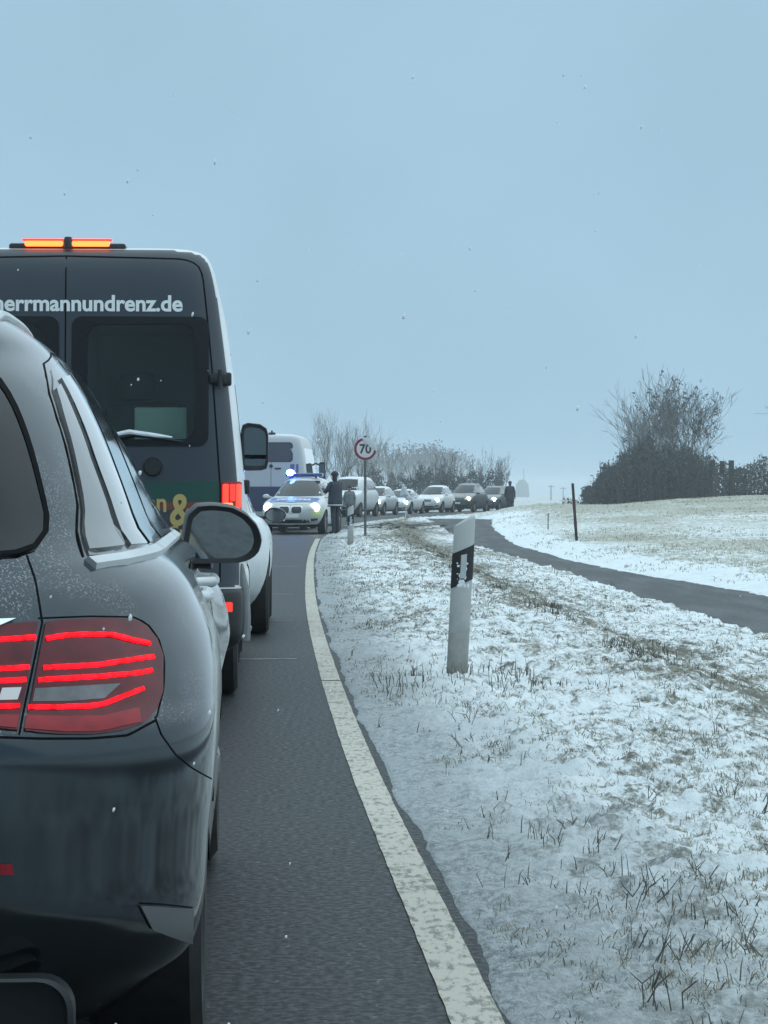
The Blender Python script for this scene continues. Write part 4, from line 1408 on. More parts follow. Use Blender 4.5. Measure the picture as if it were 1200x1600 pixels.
    ol = [(.10 * math.cos(R(a_)) * (1.15 if math.cos(R(a_)) > 0 else .95), .07 * math.sin(R(a_))) for a_ in range(0, 360, 24)]
    M['_mh'] = mirror_col or pm
    wing_mirror(ve, ol, (W + .02, L - 1.62, 1.08 * k), .12, arm=[([(W - .16, L - 1.58, 1.06 * k), (W - .02, L - 1.56, 1.05 * k)], .022)], mats=('_mh', 'mirror'))
    if rails:
        for sg in (1, -1):
            pts = [(p.x, p.y, p.z + .03) for p in [ve.top((sg * .50 * W, 1.0 + (L - 3.4) * i / 8))[0] for i in range(9)]]
            rb = MB(); rb.tube(pts, .018, 6); rb.build('roof_rail', M['satin'], ve.root)
    for pts in ([(mid, .40 * k), (mid, 1.08 * k)], [(f0 + .05, .40 * k), (f0 + .05, 1.05 * k)]):
        ve.strip('door_gap', pts, .008, ve.right, M['seam'], .0005, 10, mirror=True, raise_=.001)
    return ve


def back(p, head):                 # helper: a tangent direction
    return p


# white car ahead of the van, its flank and mirror showing past the van's corner
def build_white_car():
    L, W, H = 4.35, .91, 1.52
    a = R(1.9)
    fx, fy = -math.sin(a), math.cos(a)
    o = (-1.855, 21.50)
    nose = (o[0] + fx * L, o[1] + fy * L)
    ve = face_car('hatchback', 'dirty white hatchback half hidden in front of the lettered van', 'car', nose, a, L, W, H, 'suv', (.60, .64, .65), light=None, snow=.7, mirror_col=M['gloss_black'], grime=.85)
    return ve


WHITE = build_white_car()


# patrol car facing the queue
def build_patrol():
    L, W, H = 4.65, .94, 1.67
    head = R(180 - 7)
    ve = face_car('police_car', 'white and blue police car facing us with a flashing blue roof light', 'police car', (-2.72, 76.0), head, L, W, H, 'suv', (.50, .53, .52), light='head', grille='kidney', snow=.25, rails=False)
    k = H / 1.65
    # blue bonnet livery with the word in white
    bl = ve.patch('bonnet_livery', [(-.70, L - 1.14), (0, L - 1.12), (.70, L - 1.14)], [(-.70, L - .42), (0, L - .28), (.70, L - .42)], ve.top, M['police_blue'], .016, 22, 16)[0]
    tm = text_mesh('POLIZEI', .30, .012); wm = max(v.co.x for v in tm.vertices); bpy.data.meshes.remove(tm)
    sxx = .98 / wm
    ve.text('lettering', 'POLIZEI', .30, M['white_letter'], lambda x, y: ve.top((.49 - x, L - .50 - y * 1.5)), .026, .012, parent=bl, sx=sxx)
    # light bar
    z = H + .065
    v0 = L - 2.75
    hb = MB(); hb.box((0, v0, z), (1.12, .26, .11), bev=.035); hb.box((.35, v0, z - .07), (.05, .1, .06)); hb.box((-.35, v0, z - .07), (.05, .1, .06))
    ho = hb.build('light_bar', M['blue_lens'], ve.root)
    lb = MB(); lb.lathe([(z - .02, .09), (z + .06, .125), (z + .13, .10), (z + .17, .001)], 'z', 18, (.42, v0 + .07, 0))
    lb.build('blue_light', M['blue_lit'], ho)
    pl = bpy.data.lights.new('blue_flash', 'POINT'); pl.color = (.06, .18, 1.0); pl.energy = 80; pl.shadow_soft_size = .09
    po = bpy.data.objects.new('blue_flash', pl); COL.objects.link(po); po.parent = ho; po.location = (.42, v0 - .30, z + .20)
    for sg in (1, -1):
        ve.patch('lime_panel', [(sg * .60, .66 * k), (sg * .86, .70 * k)], [(sg * .60, .50 * k), (sg * .84, .50 * k)], ve.front, M['police_lime'], .004, 6, 4)
    # silver skid plate
    ve.strip('skid_plate', [(-.70, .29 * k), (0, .28 * k), (.70, .29 * k)], .05, ve.front, M['satin'], .006, 12)
    return ve


PATROL = build_patrol()


# unseen dark car, added behind the viewpoint so the SUV's rear reflects something dark
face_car('added_dark_car', 'unseen dark car added behind the viewpoint to darken the SUV reflections', 'car', (-.80, -.75), R(4.0), 4.6, .93, 1.60, 'suv', (.012, .015, .018), light=None, snow=0.0)


# tall white minibus standing beyond the patrol car
def build_minibus():
    M['bus'] = paint('minibus_white', (.44, .46, .47), 0, .35, grime=.5, topsnow=.6, low=1.6)
    L = 6.6
    tab = [(.35, 1.0, .10, L - .1), (.45, 1.08, 0, L), (.8, 1.10, 0, L), (1.3, 1.10, .02, L - .2), (1.5, 1.09, .03, L - .9), (2.1, 1.06, .06, L - 1.3), (2.6, .99, .09, L - 1.7), (2.9, .92, .14, L - 2.0), (3.03, .82, .22, L - 2.4), (3.08, .62, .35, L - 2.8), (3.10, .4, .6, L - 3.2)]
    ve = Vehicle('minibus', 'tall white minibus seen from behind, rising above the police car', 'bus', (-3.62, 84.0, 0), R(-3), tab, K=14, S=10, sub=2, nr=7, mr=3, nf=4, mf=2.5, crn=.22, cfn=.8)
    ve.body([M['bus'], M['black']], [(1.3, .38, .45), (5.3, .38, .45)], lambda c, n: 1 if c.z < .42 else 0)
    fr = loop_patch(ve, 'rear_window', rrect(-.62, .66, 2.22, 2.78, .10, 6), ve.rear, mat('minibus_glass', (.035, .035, .055), .1, coat=.6), .004, 3)[0]
    loop_patch(ve, 'window_seal', rrect(-.66, .70, 2.18, 2.82, .12, 6), ve.rear, M['black'], .003, 1, inner=rrect(-.60, .64, 2.24, 2.76, .09, 6), parent=fr)
    ve.strip('door_gap', [(0, .5), (0, 2.18)], .02, ve.rear, M['seam'], .001, 14, raise_=.001)
    p, _ = ve.rear((-.02, 2.05)); q = MB(); q.lathe([(p.y - .04, .001), (p.y - .04, .055), (p.y + .02, .06)], 'y', 18, (.0, 0, 2.06)); q.build('door_lock', M['black'], ve.root)
    q = MB(); q.box((.22, p.y - .015, 1.98), (.20, .03, .045)); q.build('badge', M['black'], ve.root)
    vio = mat('violet_panel', (.12, .11, .24), .4)
    ve.patch('livery_stripe', [(.62, 2.12), (.76, 2.12)], [(.56, 1.55), (.70, 1.55)], ve.rear, vio, .003, 4, 6)
    ve.patch('livery_stripe', [(.80, 2.12), (.88, 2.12)], [(.80, 1.55), (.88, 1.55)], ve.rear, vio, .003, 3, 6)
    ve.patch('livery_panel', [(-1.0, 1.40), (1.02, 1.40)], [(-1.0, .60), (1.02, .60)], ve.rear, mat('navy_panel', (.03, .035, .075), .4), .003, 16, 6)
    for sg in (1, -1):
        ve.patch('tail_light', [(sg * .93, 1.55), (sg * 1.03, 1.55)], [(sg * .93, 1.30), (sg * 1.03, 1.30)], ve.rear, M['lens_red2'], .008, 3, 4)
        for v in (1.3, 5.3): ve.wheel(sg * 1.06, v, .38, .24)
    rb = MB(); rb.box((0, .35, 3.11), (.22, .12, .06), bev=.015); rb.tube([(0, .35, 3.13), (0, .35, 3.20)], .03, 8); rb.build('roof_lamp', M['black'], ve.root)
    ol = [(-.10, -.30), (-.10, .22), (-.06, .26), (.08, .26), (.11, .2), (.11, -.26), (.07, -.31), (-.06, -.31)]
    wing_mirror(ve, ol, (1.28, 4.7, 1.98), .16, arm=[([(1.03, 4.8, 2.2), (1.18, 4.8, 2.15)], .03)], mats=('black', 'van_mirror'))
    ve.patch('side_window', [(.8, 2.65), (4.3, 2.65)], [(.8, 1.75), (4.7, 1.75)], ve.right, M['side_glass'], .004, 20, 6, mirror=True)
    ve.patch('windscreen', [(-.85, 2.55), (.85, 2.55)], [(-.95, 1.62), (.95, 1.62)], ve.front, M['glass'], .004, 12, 6)
    return ve


MINIBUS = build_minibus()

# the queue coming round the bend towards us
QG = 'cars queueing on the bend'


def at_px(px, y):
    return ((px - 600) / F * y, y)


queue = [
    ('minivan', 'light grey tall minivan behind the standing officer', 528, 131.0, 4.7, .95, 2.02, 'bus', (.50, .53, .55), None, None, 1.0, 16, 0.0),
    ('estate_car', 'silver car with yellowish headlight behind the speed sign pole', 570, 140.0, 4.5, .90, 1.56, 'suv', (.42, .45, .47), 'head', 'head_warm', .9, 14, .3),
    ('sedan', 'low white saloon, headlights lit, centre of the distant queue', 614, 148.0, 4.6, .90, 1.42, 'sedan', (.62, .65, .66), 'head', None, 1.0, 14, 0.0),
    ('crossover', 'white crossover with dark windscreen, right of the white saloon', 664, 157.0, 4.5, .92, 1.66, 'suv', (.60, .63, .64), 'head', None, 1.0, 15, 0.0),
    ('dark_suv', 'black boxy SUV with yellowish headlight and snow on its roof', 713, 163.0, 4.7, .96, 1.80, 'suv', (.030, .038, .042), 'head_warm', None, .35, 17, 0.0),
    ('dark_estate', 'dark green-grey car last in the queue, beside the walking person', 754, 171.0, 4.7, .93, 1.66, 'suv', (.045, .062, .062), 'head', None, .35, 19, 0.0),
]
for (nm, lab, px, y, L, W, H, kind, colr, l1, l2, sn, yaw, mt) in queue:
    x, y = at_px(px, y)
    face_car(nm, lab, 'car', (x, y), R(180 - yaw), L, W, H, kind, colr, QG, light=l1, light2=l2, snow=sn, metal=mt, rails=nm in ('dark_suv', 'dark_estate'))


# ------------------------------------------------------------------ roadside: delineators, sign, poles
def delineator_material():
    m, n, l, b = mat_base('delineator_plastic')
    t = n.new('ShaderNodeTexCoord')
    sp = n.new('ShaderNodeSeparateXYZ'); l.new(t.outputs['Object'], sp.inputs[0])
    k = n.new('ShaderNodeTexNoise'); k.inputs['Scale'].default_value = 14; k.inputs['Detail'].default_value = 6
    l.new(t.outputs['Object'], k.inputs['Vector'])
    ad = n.new('ShaderNodeMath'); ad.operation = 'MULTIPLY_ADD'
    l.new(k.outputs['Fac'], ad.inputs[0]); ad.inputs[1].default_value = 0.6; l.new(sp.outputs['Z'], ad.inputs[2])
    mr = n.new('ShaderNodeMapRange'); mr.interpolation_type = 'SMOOTHSTEP'
    mr.inputs['From Min'].default_value = 0.30; mr.inputs['From Max'].default_value = 1.15
    l.new(ad.outputs[0], mr.inputs['Value'])
    mx = n.new('ShaderNodeMix'); mx.data_type = 'RGBA'
    mx.inputs['A'].default_value = (0.17, 0.165, 0.135, 1); mx.inputs['B'].default_value = (0.42, 0.43, 0.42, 1)
    l.new(mr.outputs['Result'], mx.inputs['Factor']); l.new(mx.outputs['Result'], b.inputs['Base Color'])
    b.inputs['Roughness'].default_value = 0.6
    return m


M['delin'] = delineator_material()
M['delin_black'] = mat('delineator_black', (0.010, 0.011, 0.012), 0.55)
M['delin_refl'] = mat('delineator_reflector', (0.42, 0.45, 0.46), 0.35, var=.15)


def delineator(label, x, y, height, lean, yaw, frost=True):
    """hollow wedge-section post; its face is towards us, top cut at a slant, black band with reflector"""
    z0 = gz(x, y) - .25
    o = thing('delineator_post', label, 'marker post', (x, y, z0), yaw, 'roadside marker posts')
    o.rotation_euler = (0, lean, yaw)
    h = height + .25
    # plan section: slightly bowed face towards -y, tapering behind
    sec = [(a_ * 1.12, b_ * 1.1) for a_, b_ in [(-.060, .000), (-.050, -.012), (-.025, -.022), (0, -.026), (.025, -.022), (.050, -.012), (.060, .000), (.048, .035), (.020, .075), (-.020, .075), (-.048, .035)]]
    n = len(sec)

    def topz(px_): return h - .045 + .06 * (px_ / .12 + .5)

    def band(name, za, zb, grow, m_, par, a=0, b_=None):
        idx = list(range(n))
        V = []
        for f in (za, zb):
            for i in idx: V.append((sec[i][0] * grow, (sec[i][1] - .02) * grow + .02, f(sec[i][0])))
        F_ = [(i, (i + 1) % n, n + (i + 1) % n, n + i) for i in range(n)]
        F_.append(tuple(range(n))[::-1]); F_.append(tuple(range(n, 2 * n)))
        return mesh_obj(name, V, F_, m_, par, angle=40)
    # shaft with rounded slanted top
    V = []; F_ = []
    levels = [(0, 1.0), (h * .25, 1.0), (h * .5, 1.0), (h * .75, 1.0), (None, 1.0), (None, .93), (None, .70)]
    for j, (zz, sc) in enumerate(levels):
        for p in sec:
            zt = zz if zz is not None else topz(p[0]) - (.02 if j == 4 else .006 if j == 5 else 0)
            V.append((p[0] * sc, (p[1] - .02) * sc + .02, zt))
    for j in range(len(levels) - 1):
        for i in range(n): F_.append((j * n + i, j * n + (i + 1) % n, (j + 1) * n + (i + 1) % n, (j + 1) * n + i))
    F_.append(tuple(range((len(levels) - 1) * n, len(levels) * n)))
    mesh_obj('post', V, F_, M['delin'], o, angle=40)
    s_ = .50
    bo = band('black_band', lambda q: h - .415 + s_ * q, lambda q: h - .195 + s_ * q, 1.035, M['delin_black'], o)
    rf = MB()
    rf.add([(-.018, -.033, h - .385), (.020, -.032, h - .375), (.020, -.032, h - .225), (-.018, -.033, h - .235), (-.015, -.039, h - .382), (.017, -.038, h - .372), (.017, -.038, h - .228), (-.015, -.039, h - .238)],
           [(4, 5, 6, 7), (0, 1, 5, 4), (1, 2, 6, 5), (2, 3, 7, 6), (3, 0, 4, 7)])
    rf.build('reflector', M['delin_refl'], bo, shade=False)
    # snow sticking to the front, creeping over the band
    if frost:
        fv = []; ff = []
        rr_ = random.Random(int(x * 100) + 5)
        for k in range(26):
            zc = h - .425 + rr_.random() ** 2.2 * .15; xc = rr_.uniform(-.042, .04)
            yb = -.032 + abs(xc) * .35
            r0 = rr_.uniform(.006, .016)
            b0 = len(fv)
            for i in range(6):
                a = i * math.pi / 3
                fv.append((xc + r0 * math.cos(a), yb, zc + r0 * 1.3 * math.sin(a)))
            fv.append((xc, yb - .005, zc))
            for i in range(6): ff.append((b0 + i, b0 + (i + 1) % 6, b0 + 6))
        fo = mesh_obj('sticking_snow', fv, ff, M['snowclean'], o)
        tag(fo, kind='stuff')
    return o


delineator('snow-smeared white marker post with black slanted band, nearest on the verge', .445, 16.5, .99, R(3.0), R(8))
delineator('small white marker post with black band, beside the speed limit sign', -.745, 58.0, .86, R(0.5), R(6))


def speed_sign():
    x, y = -.50, 70.0
    z0 = gz(x, y)
    o = thing('speed_sign', 'round red-rimmed 70 speed limit sign half covered with snow', 'road sign', (x, y, z0 - .05), R(4))
    mb = MB(); mb.tube([(0, 0, 0), (0, 0, 2.62)], .036, 12); mb.build('pole', mat('sign_pole', (.10, .11, .115), .5, .4, var=.2), o)
    zc = 2.34; r = .30
    pl = MB(); pl.lathe([(-.050, .001), (-.050, r), (-.044, r + .004), (-.038, r)], 'y', 48, (0, 0, zc))
    po = pl.build('sign_plate', mat('sign_white', (.62, .58, .60), .5, var=.08), o)
    rm = MB(); rm.lathe([(-.052, r * .78), (-.0535, r * .79), (-.0535, r * .98), (-.052, r)], 'y', 48, (0, 0, zc)); rm.build('red_rim', mat('sign_red', (.20, .012, .035), .5), po)
    tm = text_mesh('70', .40, .010, align='CENTER')
    cx = (max(v.co.x for v in tm.vertices) + min(v.co.x for v in tm.vertices)) / 2
    cy = (max(v.co.y for v in tm.vertices) + min(v.co.y for v in tm.vertices)) / 2
    mesh_obj('numerals', [((v.co.x - cx) * .80, -.056, zc + (v.co.y - cy) * .86) for v in tm.vertices], [tuple(p.vertices) for p in tm.polygons], mat('sign_black', (.02, .02, .025), .5), po, shade=False)
    bpy.data.meshes.remove(tm)
    # wet snow stuck over the upper right of the face
    V = []; F_ = []; N = 40
    edge = []
    for i in range(N):
        t = i / (N - 1)
        a = R(112 - 126 * t)
        edge.append((math.cos(a) * r * 1.01, math.sin(a) * r * 1.01))
    inner_ = []
    for i in range(N):
        t = i / (N - 1)
        p0 = Vector(edge[0]); p1 = Vector(edge[-1])
        q = p0.lerp(p1, t)
        bul = Vector((-.05, -.05)) * math.sin(math.pi * t) + Vector((1, 1)) * .018 * math.sin(t * 17) + Vector((1, 1)) * .012 * math.sin(t * 41)
        inner_.append((q.x + bul.x * .3, q.y + bul.y * .3))
    for (a, b) in zip(edge, inner_): V += [(a[0], -.056, zc + a[1]), ((a[0] + b[0]) / 2, -.075, zc + (a[1] + b[1]) / 2), (b[0], -.058, zc + b[1])]
    for i in range(N - 1):
        for k in (0, 1): F_.append((i * 3 + k, i * 3 + k + 1, i * 3 + k + 4, i * 3 + k + 3))
    mesh_obj('snow', V, F_, mat('sign_snow', (.58, .60, .62), .9), po)
    cl = MB()
    for zz in (zc - .15, zc + .15): cl.box((0, -.01, zz), (.12, .07, .03), bev=.005)
    cl.build('clamp', M['satin'], o)
    cp = MB(); cp.lathe([(2.62, .04), (2.66, .038), (2.69, .02), (2.695, .001)], 'z', 12); cp.build('pole_cap', M['black'], o)
    return o


speed_sign()


def stake(name, label, x, y, h, r, lean, colour, rings=None):
    z0 = gz(x, y)
    o = thing(name, label, 'pole', (x, y, z0 - .06), 0)
    o.rotation_euler = (0, lean, 0)
    mb = MB(); mb.tube([(0, 0, 0), (0, 0, h * .5), (0, 0, h + .06)], [r, r * .97, r * .9], 10); mb.build('shaft', colour, o)
    if rings:
        for a, b in rings:
            q = MB(); q.lathe([(a * h, r * .9), (a * h, r * 1.12), (b * h, r * 1.12), (b * h, r * .9)], 'z', 12); q.build('band', mat('pole_band', (.10, .02, .022), .5), o)
    t = MB(); t.lathe([(h + .05, r * .92), (h + .07, r * .8), (h + .085, .002)], 'z', 10); t.build('tip', colour, o)
    return o


dkpole = mat('dark_pole', (.022, .016, .018), .6, var=.2)
stake('snow_pole', 'tall dark snow pole leaning left beside the cycle path', 5.62, 76.5, 1.66, .045, R(-4.0), dkpole, [(.62, .70), (.30, .38)])
stake('small_stake', 'short thin grey stake in the field left of the snow pole', 5.75, 92.0, .55, .022, R(1), mat('grey_stake', (.12, .13, .13), .7))


def fold_sign():
    x, y = 1.08, 129.0
    z0 = max(gz(x, y), 0)
    o = thing('folding_sign', 'pale triangular folding warning sign on a stand at the bend', 'road sign', (x, y, z0), R(20))
    mb = MB(); mb.tube([(0, 0, 0), (0, 0, 1.1)], .03, 8)
    for a in (0, 120, 240): mb.tube([(0, 0, .25), (.22 * math.cos(R(a)), .22 * math.sin(R(a)), .0)], .014, 6)
    mb.build('stand', M['satin'], o)
    pale = mat('pale_fabric', (.50, .54, .57), .7, var=.1)
    A = [(-.34, -.05, 1.02), (.36, -.05, .86), (-.18, -.06, 1.66)]
    B = [(p[0] * .98, .0, p[2]) for p in A]
    ctr = (-.03, -.16, 1.15)
    mesh_obj('panel', A + B + [ctr], [(0, 1, 6), (1, 2, 6), (2, 0, 6), (3, 5, 4), (0, 3, 4, 1), (1, 4, 5, 2), (2, 5, 3, 0)], pale, o, shade=False)
    q = MB(); q.box((.12, -.12, .93), (.30, .10, .22), bev=.03); q.build('weight_bag', pale, o)


fold_sign()


# ------------------------------------------------------------------ people
def person(label, loc, rot, height, jacket, trousers, pose, cap=None, hem=None, skin=(.30, .19, .15), long_coat=False):
    s = height / 1.80
    J = {'pelvis': (0, 0, .96), 'spine': (0, .01, 1.14), 'chest': (0, .015, 1.34), 'neck': (0, .01, 1.52), 'jaw': (0, .035, 1.60), 'head': (0, .02, 1.70), 'crown': (0, .01, 1.76),
         'hipL': (-.10, 0, .92), 'hipR': (.10, 0, .92), 'kneeL': (-.105, .03, .50), 'kneeR': (.105, .03, .50), 'ankL': (-.105, -.02, .10), 'ankR': (.105, -.02, .10), 'toeL': (-.12, .15, .04), 'toeR': (.12, .15, .04),
         'shL': (-.20, 0, 1.45), 'shR': (.20, 0, 1.45), 'elL': (-.27, -.02, 1.17), 'elR': (.27, -.02, 1.17), 'wrL': (-.28, .06, .93), 'wrR': (.28, .06, .93), 'haL': (-.28, .09, .86), 'haR': (.28, .09, .86)}
    J.update(pose)
    rad = {'pelvis': .150, 'spine': .140, 'chest': .165, 'neck': .062, 'jaw': .080, 'head': .098, 'crown': .075, 'hip': .095, 'knee': .070, 'ank': .052, 'toe': .042, 'sh': .085, 'el': .060, 'wr': .042, 'ha': .040}
    E = [('pelvis', 'spine'), ('spine', 'chest'), ('chest', 'neck'), ('neck', 'jaw'), ('jaw', 'head'), ('head', 'crown')]
    for k in 'LR':
        E += [('pelvis', 'hip' + k), ('hip' + k, 'knee' + k), ('knee' + k, 'ank' + k), ('ank' + k, 'toe' + k), ('chest', 'sh' + k), ('sh' + k, 'el' + k), ('el' + k, 'wr' + k), ('wr' + k, 'ha' + k)]
    names = list(J)
    co = [Vector(J[k]) * s for k in names]
    rr_ = [(rad.get(k) or rad[k[:-1]]) * s for k in names]
    ed = [(names.index(a), names.index(b)) for a, b in E]
    # five fingers on each hand
    for k in 'LR':
        h = Vector(J['ha' + k]) * s; w = Vector(J['wr' + k]) * s
        d = (h - w).normalized()
        sd_ = d.orthogonal().normalized()
        for i, (off, ln) in enumerate(((-.030, .055), (-.012, .085), (.006, .092), (.022, .085), (.036, .065))):
            b = h + sd_ * off * s
            p1 = b + d * ln * .5 * s + (sd_ * -.02 * s if i == 0 else Vector())
            p2 = b + d * ln * s + Vector((0, .012, 0)) * s + (sd_ * -.03 * s if i == 0 else Vector())
            i0 = len(co); co += [p1, p2]; rr_ += [.0095 * s, .008 * s]
            ed += [(names.index('ha' + k), i0), (i0, i0 + 1)]
    me = bpy.data.meshes.new('person')
    me.from_pydata(co, ed, [])
    o = bpy.data.objects.new('person', me); COL.objects.link(o)
    o.modifiers.new('skin', 'SKIN'); sb = o.modifiers.new('sub', 'SUBSURF'); sb.levels = 2; sb.render_levels = 2
    for i, v in enumerate(me.skin_vertices[0].data):
        v.radius = (rr_[i], rr_[i] * (.78 if names[i] in ('chest', 'pelvis', 'spine') else 1) if i < len(names) else rr_[i])
        v.use_root = (i == 0)
    bpy.context.view_layer.update()
    dg = bpy.context.evaluated_depsgraph_get()
    m2 = bpy.data.meshes.new_from_object(o.evaluated_get(dg))
    o.modifiers.clear(); o.data = m2; bpy.data.meshes.remove(me)
    mats = [jacket, trousers, mat('skin', skin, .5), M['black']]
    m2.materials.clear()
    for q in mats: m2.materials.append(q)
    wr = [Vector(J['ha' + k]) * s for k in 'LR']
    for p in m2.polygons:
        c = p.center
        i = 0 if c.z > .90 * s else 1
        if c.z > 1.535 * s and abs(c.x) < .13 * s: i = 2 if c.y > (J['head'][1] + .01) * s else 3
        if any((c - q).length < .065 * s for q in wr) and c.z < 1.75 * s: i = 2
        if c.z < .10 * s: i = 3
        p.material_index = i; p.use_smooth = True
    o.location = loc; o.rotation_euler = (0, 0, rot)
    tag(o, label, 'person')
    # jacket skirt over the hips
    V = []; F_ = []; n = 20
    lo = .62 if long_coat else .80
    prof = [(1.50, .11, .095), (1.46, .215, .13), (1.36, .238, .175), (1.20, .225, .175), (1.05, .225, .18), (.92, .235, .19), (lo, .24, .192), (lo + .01, .21, .16)]
    for (z, a, b) in prof:
        for k in range(n):
            t = 2 * math.pi * k / n
            wv = 1 + .025 * math.sin(5 * t + z * 9)
            V.append((a * math.cos(t) * wv * s, (b * math.sin(t) * wv + .01) * s, z * s))
    for j in range(len(prof) - 1):
        for k in range(n): F_.append((j * n + k, j * n + (k + 1) % n, (j + 1) * n + (k + 1) % n, (j + 1) * n + k))
    jk = mesh_obj('jacket', V, [f[::-1] for f in F_], jacket, o)
    if hem:
        V = []
        for z in (lo + .035, lo + .065):
            for k in range(n):
                t = 2 * math.pi * k / n; wv = 1 + .025 * math.sin(5 * t + z * 9)
                V.append((.243 * math.cos(t) * wv * s, (.196 * math.sin(t) * wv + .01) * s, z * s))
        mesh_obj('reflective_hem', V, [(k, (k + 1) % n, n + (k + 1) % n, n + k) for k in range(n)], hem, jk)
    # cap or hair
    hc = Vector(J['head']) * s
    V = []; F_ = []
    for j in range(6):
        ph = R(-8 + 98 * j / 5)
        for k in range(16):
            t = 2 * math.pi * k / 16
            V.append((hc.x + .112 * s * math.cos(ph) * math.cos(t), hc.y - .008 * s + .122 * s * math.cos(ph) * math.sin(t), hc.z + .012 * s + .118 * s * math.sin(ph)))
    for j in range(5):
        for k in range(16): F_.append((j * 16 + k, j * 16 + (k + 1) % 16, (j + 1) * 16 + (k + 1) % 16, (j + 1) * 16 + k))
    mesh_obj('cap' if cap else 'hair', V, F_, cap or mat('dark_hair', (.018, .014, .012), .7), o)
    nb = MB(); nb.add([(hc.x - .014 * s, hc.y + .085 * s, hc.z - .045 * s), (hc.x + .014 * s, hc.y + .085 * s, hc.z - .045 * s), (hc.x, hc.y + .118 * s, hc.z - .042 * s), (hc.x, hc.y + .09 * s, hc.z + .005 * s)], [(0, 1, 2), (0, 2, 3), (2, 1, 3)])
    nb.build('nose', mats[2], o)
    return o


navy = mat('navy_jacket', (.016, .022, .040), .7, var=.2, vscale=6)
navy2 = mat('navy_trousers', (.012, .016, .028), .75, var=.2)
coat = mat('dark_coat', (.016, .018, .026), .75, var=.25)
greyc = mat('grey_coat', (.15, .17, .17), .8, var=.2)
person('police officer in dark navy jacket standing beside the police car', (-1.40, 75.6, .0), R(48), 1.80, navy, navy2,
       {'elR': (.33, .10, 1.22), 'wrR': (.20, .33, 1.36), 'haR': (.17, .38, 1.41), 'elL': (-.30, .12, 1.20), 'wrL': (-.14, .34, 1.30), 'haL': (-.10, .39, 1.34), 'kneeL': (-.08, .02, .50), 'kneeR': (.08, .02, .50), 'ankL': (-.085, -.02, .10), 'ankR': (.085, -.03, .10), 'toeL': (-.09, .15, .04), 'toeR': (.10, .14, .04), 'head': (0, .035, 1.70)},
       cap=navy2, hem=mat('reflective_hem', (.55, .57, .58), .4))
person('walking person in a long dark coat, alone at the snowy crest on the right', (7.20, 150.0, gz(7.20, 150.0)), R(-6), 1.80, coat, coat,
       {'kneeL': (-.09, .06, .50), 'ankL': (-.09, -.02, .11), 'kneeR': (.09, -.02, .50), 'ankR': (.09, -.12, .12), 'toeR': (.10, .04, .05), 'toeL': (-.10, .16, .05)}, cap=coat, long_coat=True)
person('short person in a grey coat just behind the officer', (-1.42, 108.0, .0), R(170), 1.50, greyc, mat('grey_trousers', (.07, .08, .085), .8), {}, skin=(.25, .18, .15))


# ------------------------------------------------------------------ trees
class Tubes:
    def __init__(s): s.v = []; s.f = []

    def seg(s, a, b, ra, rb, n=4):
        t = (b - a)
        if t.length < 1e-5: return
        t.normalize()
        u = t.orthogonal().normalized(); w = t.cross(u)
        k0 = len(s.v)
        for p, r_ in ((a, ra), (b, rb)):
            for i in range(n):
                an = 2 * math.pi * i / n
                s.v.append(p + (u * math.cos(an) + w * math.sin(an)) * r_)
        for i in range(n):
            s.f.append((k0 + i, k0 + (i + 1) % n, k0 + n + (i + 1) % n, k0 + n + i))


def grow(rg, tr, tw, tips, p, d, ln, r_, lev, maxlev, up, spread, minr, kids):
    """one branch: a bent run of segments, with side branches off it"""
    n = 4 if lev < 2 else 3
    segs = []
    for i in range(n):
        d = (d + Vector((rg.gauss(0, .12), rg.gauss(0, .12), rg.gauss(0, .08) + up * .10))).normalized()
        q = p + d * ln / n
        ra = r_ * (1 - .55 * i / n); rb = r_ * (1 - .55 * (i + 1) / n)
        (tr if ra > .035 else tw).seg(p, q, max(ra, minr), max(rb, minr), 5 if ra > .05 else 3)
        segs.append((q, d.copy(), rb)); p = q
    tips.append(p)
    if lev >= maxlev: return
    for k in range(kids[min(lev, len(kids) - 1)]):
        i = rg.randrange(1, n) if k else n - 1
        q, dd, rb = segs[i]
        ax = dd.orthogonal().normalized(); ax.rotate(Matrix.Rotation(rg.uniform(0, 6.283), 3, dd))
        nd = dd.copy(); nd.rotate(Matrix.Rotation(rg.uniform(.25, 1.0) * spread, 3, ax))
        nd = (nd + Vector((0, 0, up * .35))).normalized()
        grow(rg, tr, tw, tips, q, nd, ln * rg.uniform(.5, .8), rb * rg.uniform(.6, .9), lev + 1, maxlev, up, spread, minr, kids)


def leaf_quads(rg, centres, size, per, rad):
    V = []; F_ = []
    for c in centres:
        for k in range(per):
            p = c + Vector((rg.gauss(0, rad), rg.gauss(0, rad), rg.gauss(0, rad)))
            a = Vector((rg.gauss(0, 1), rg.gauss(0, 1), rg.gauss(0, 1))).normalized(); b = a.orthogonal().normalized()
            sz = size * rg.uniform(.6, 1.3)
            k0 = len(V)
            V += [p - a * sz, p + b * sz * .5, p + a * sz, p - b * sz * .5]
            F_.append((k0, k0 + 1, k0 + 2, k0 + 3))
    return V, F_


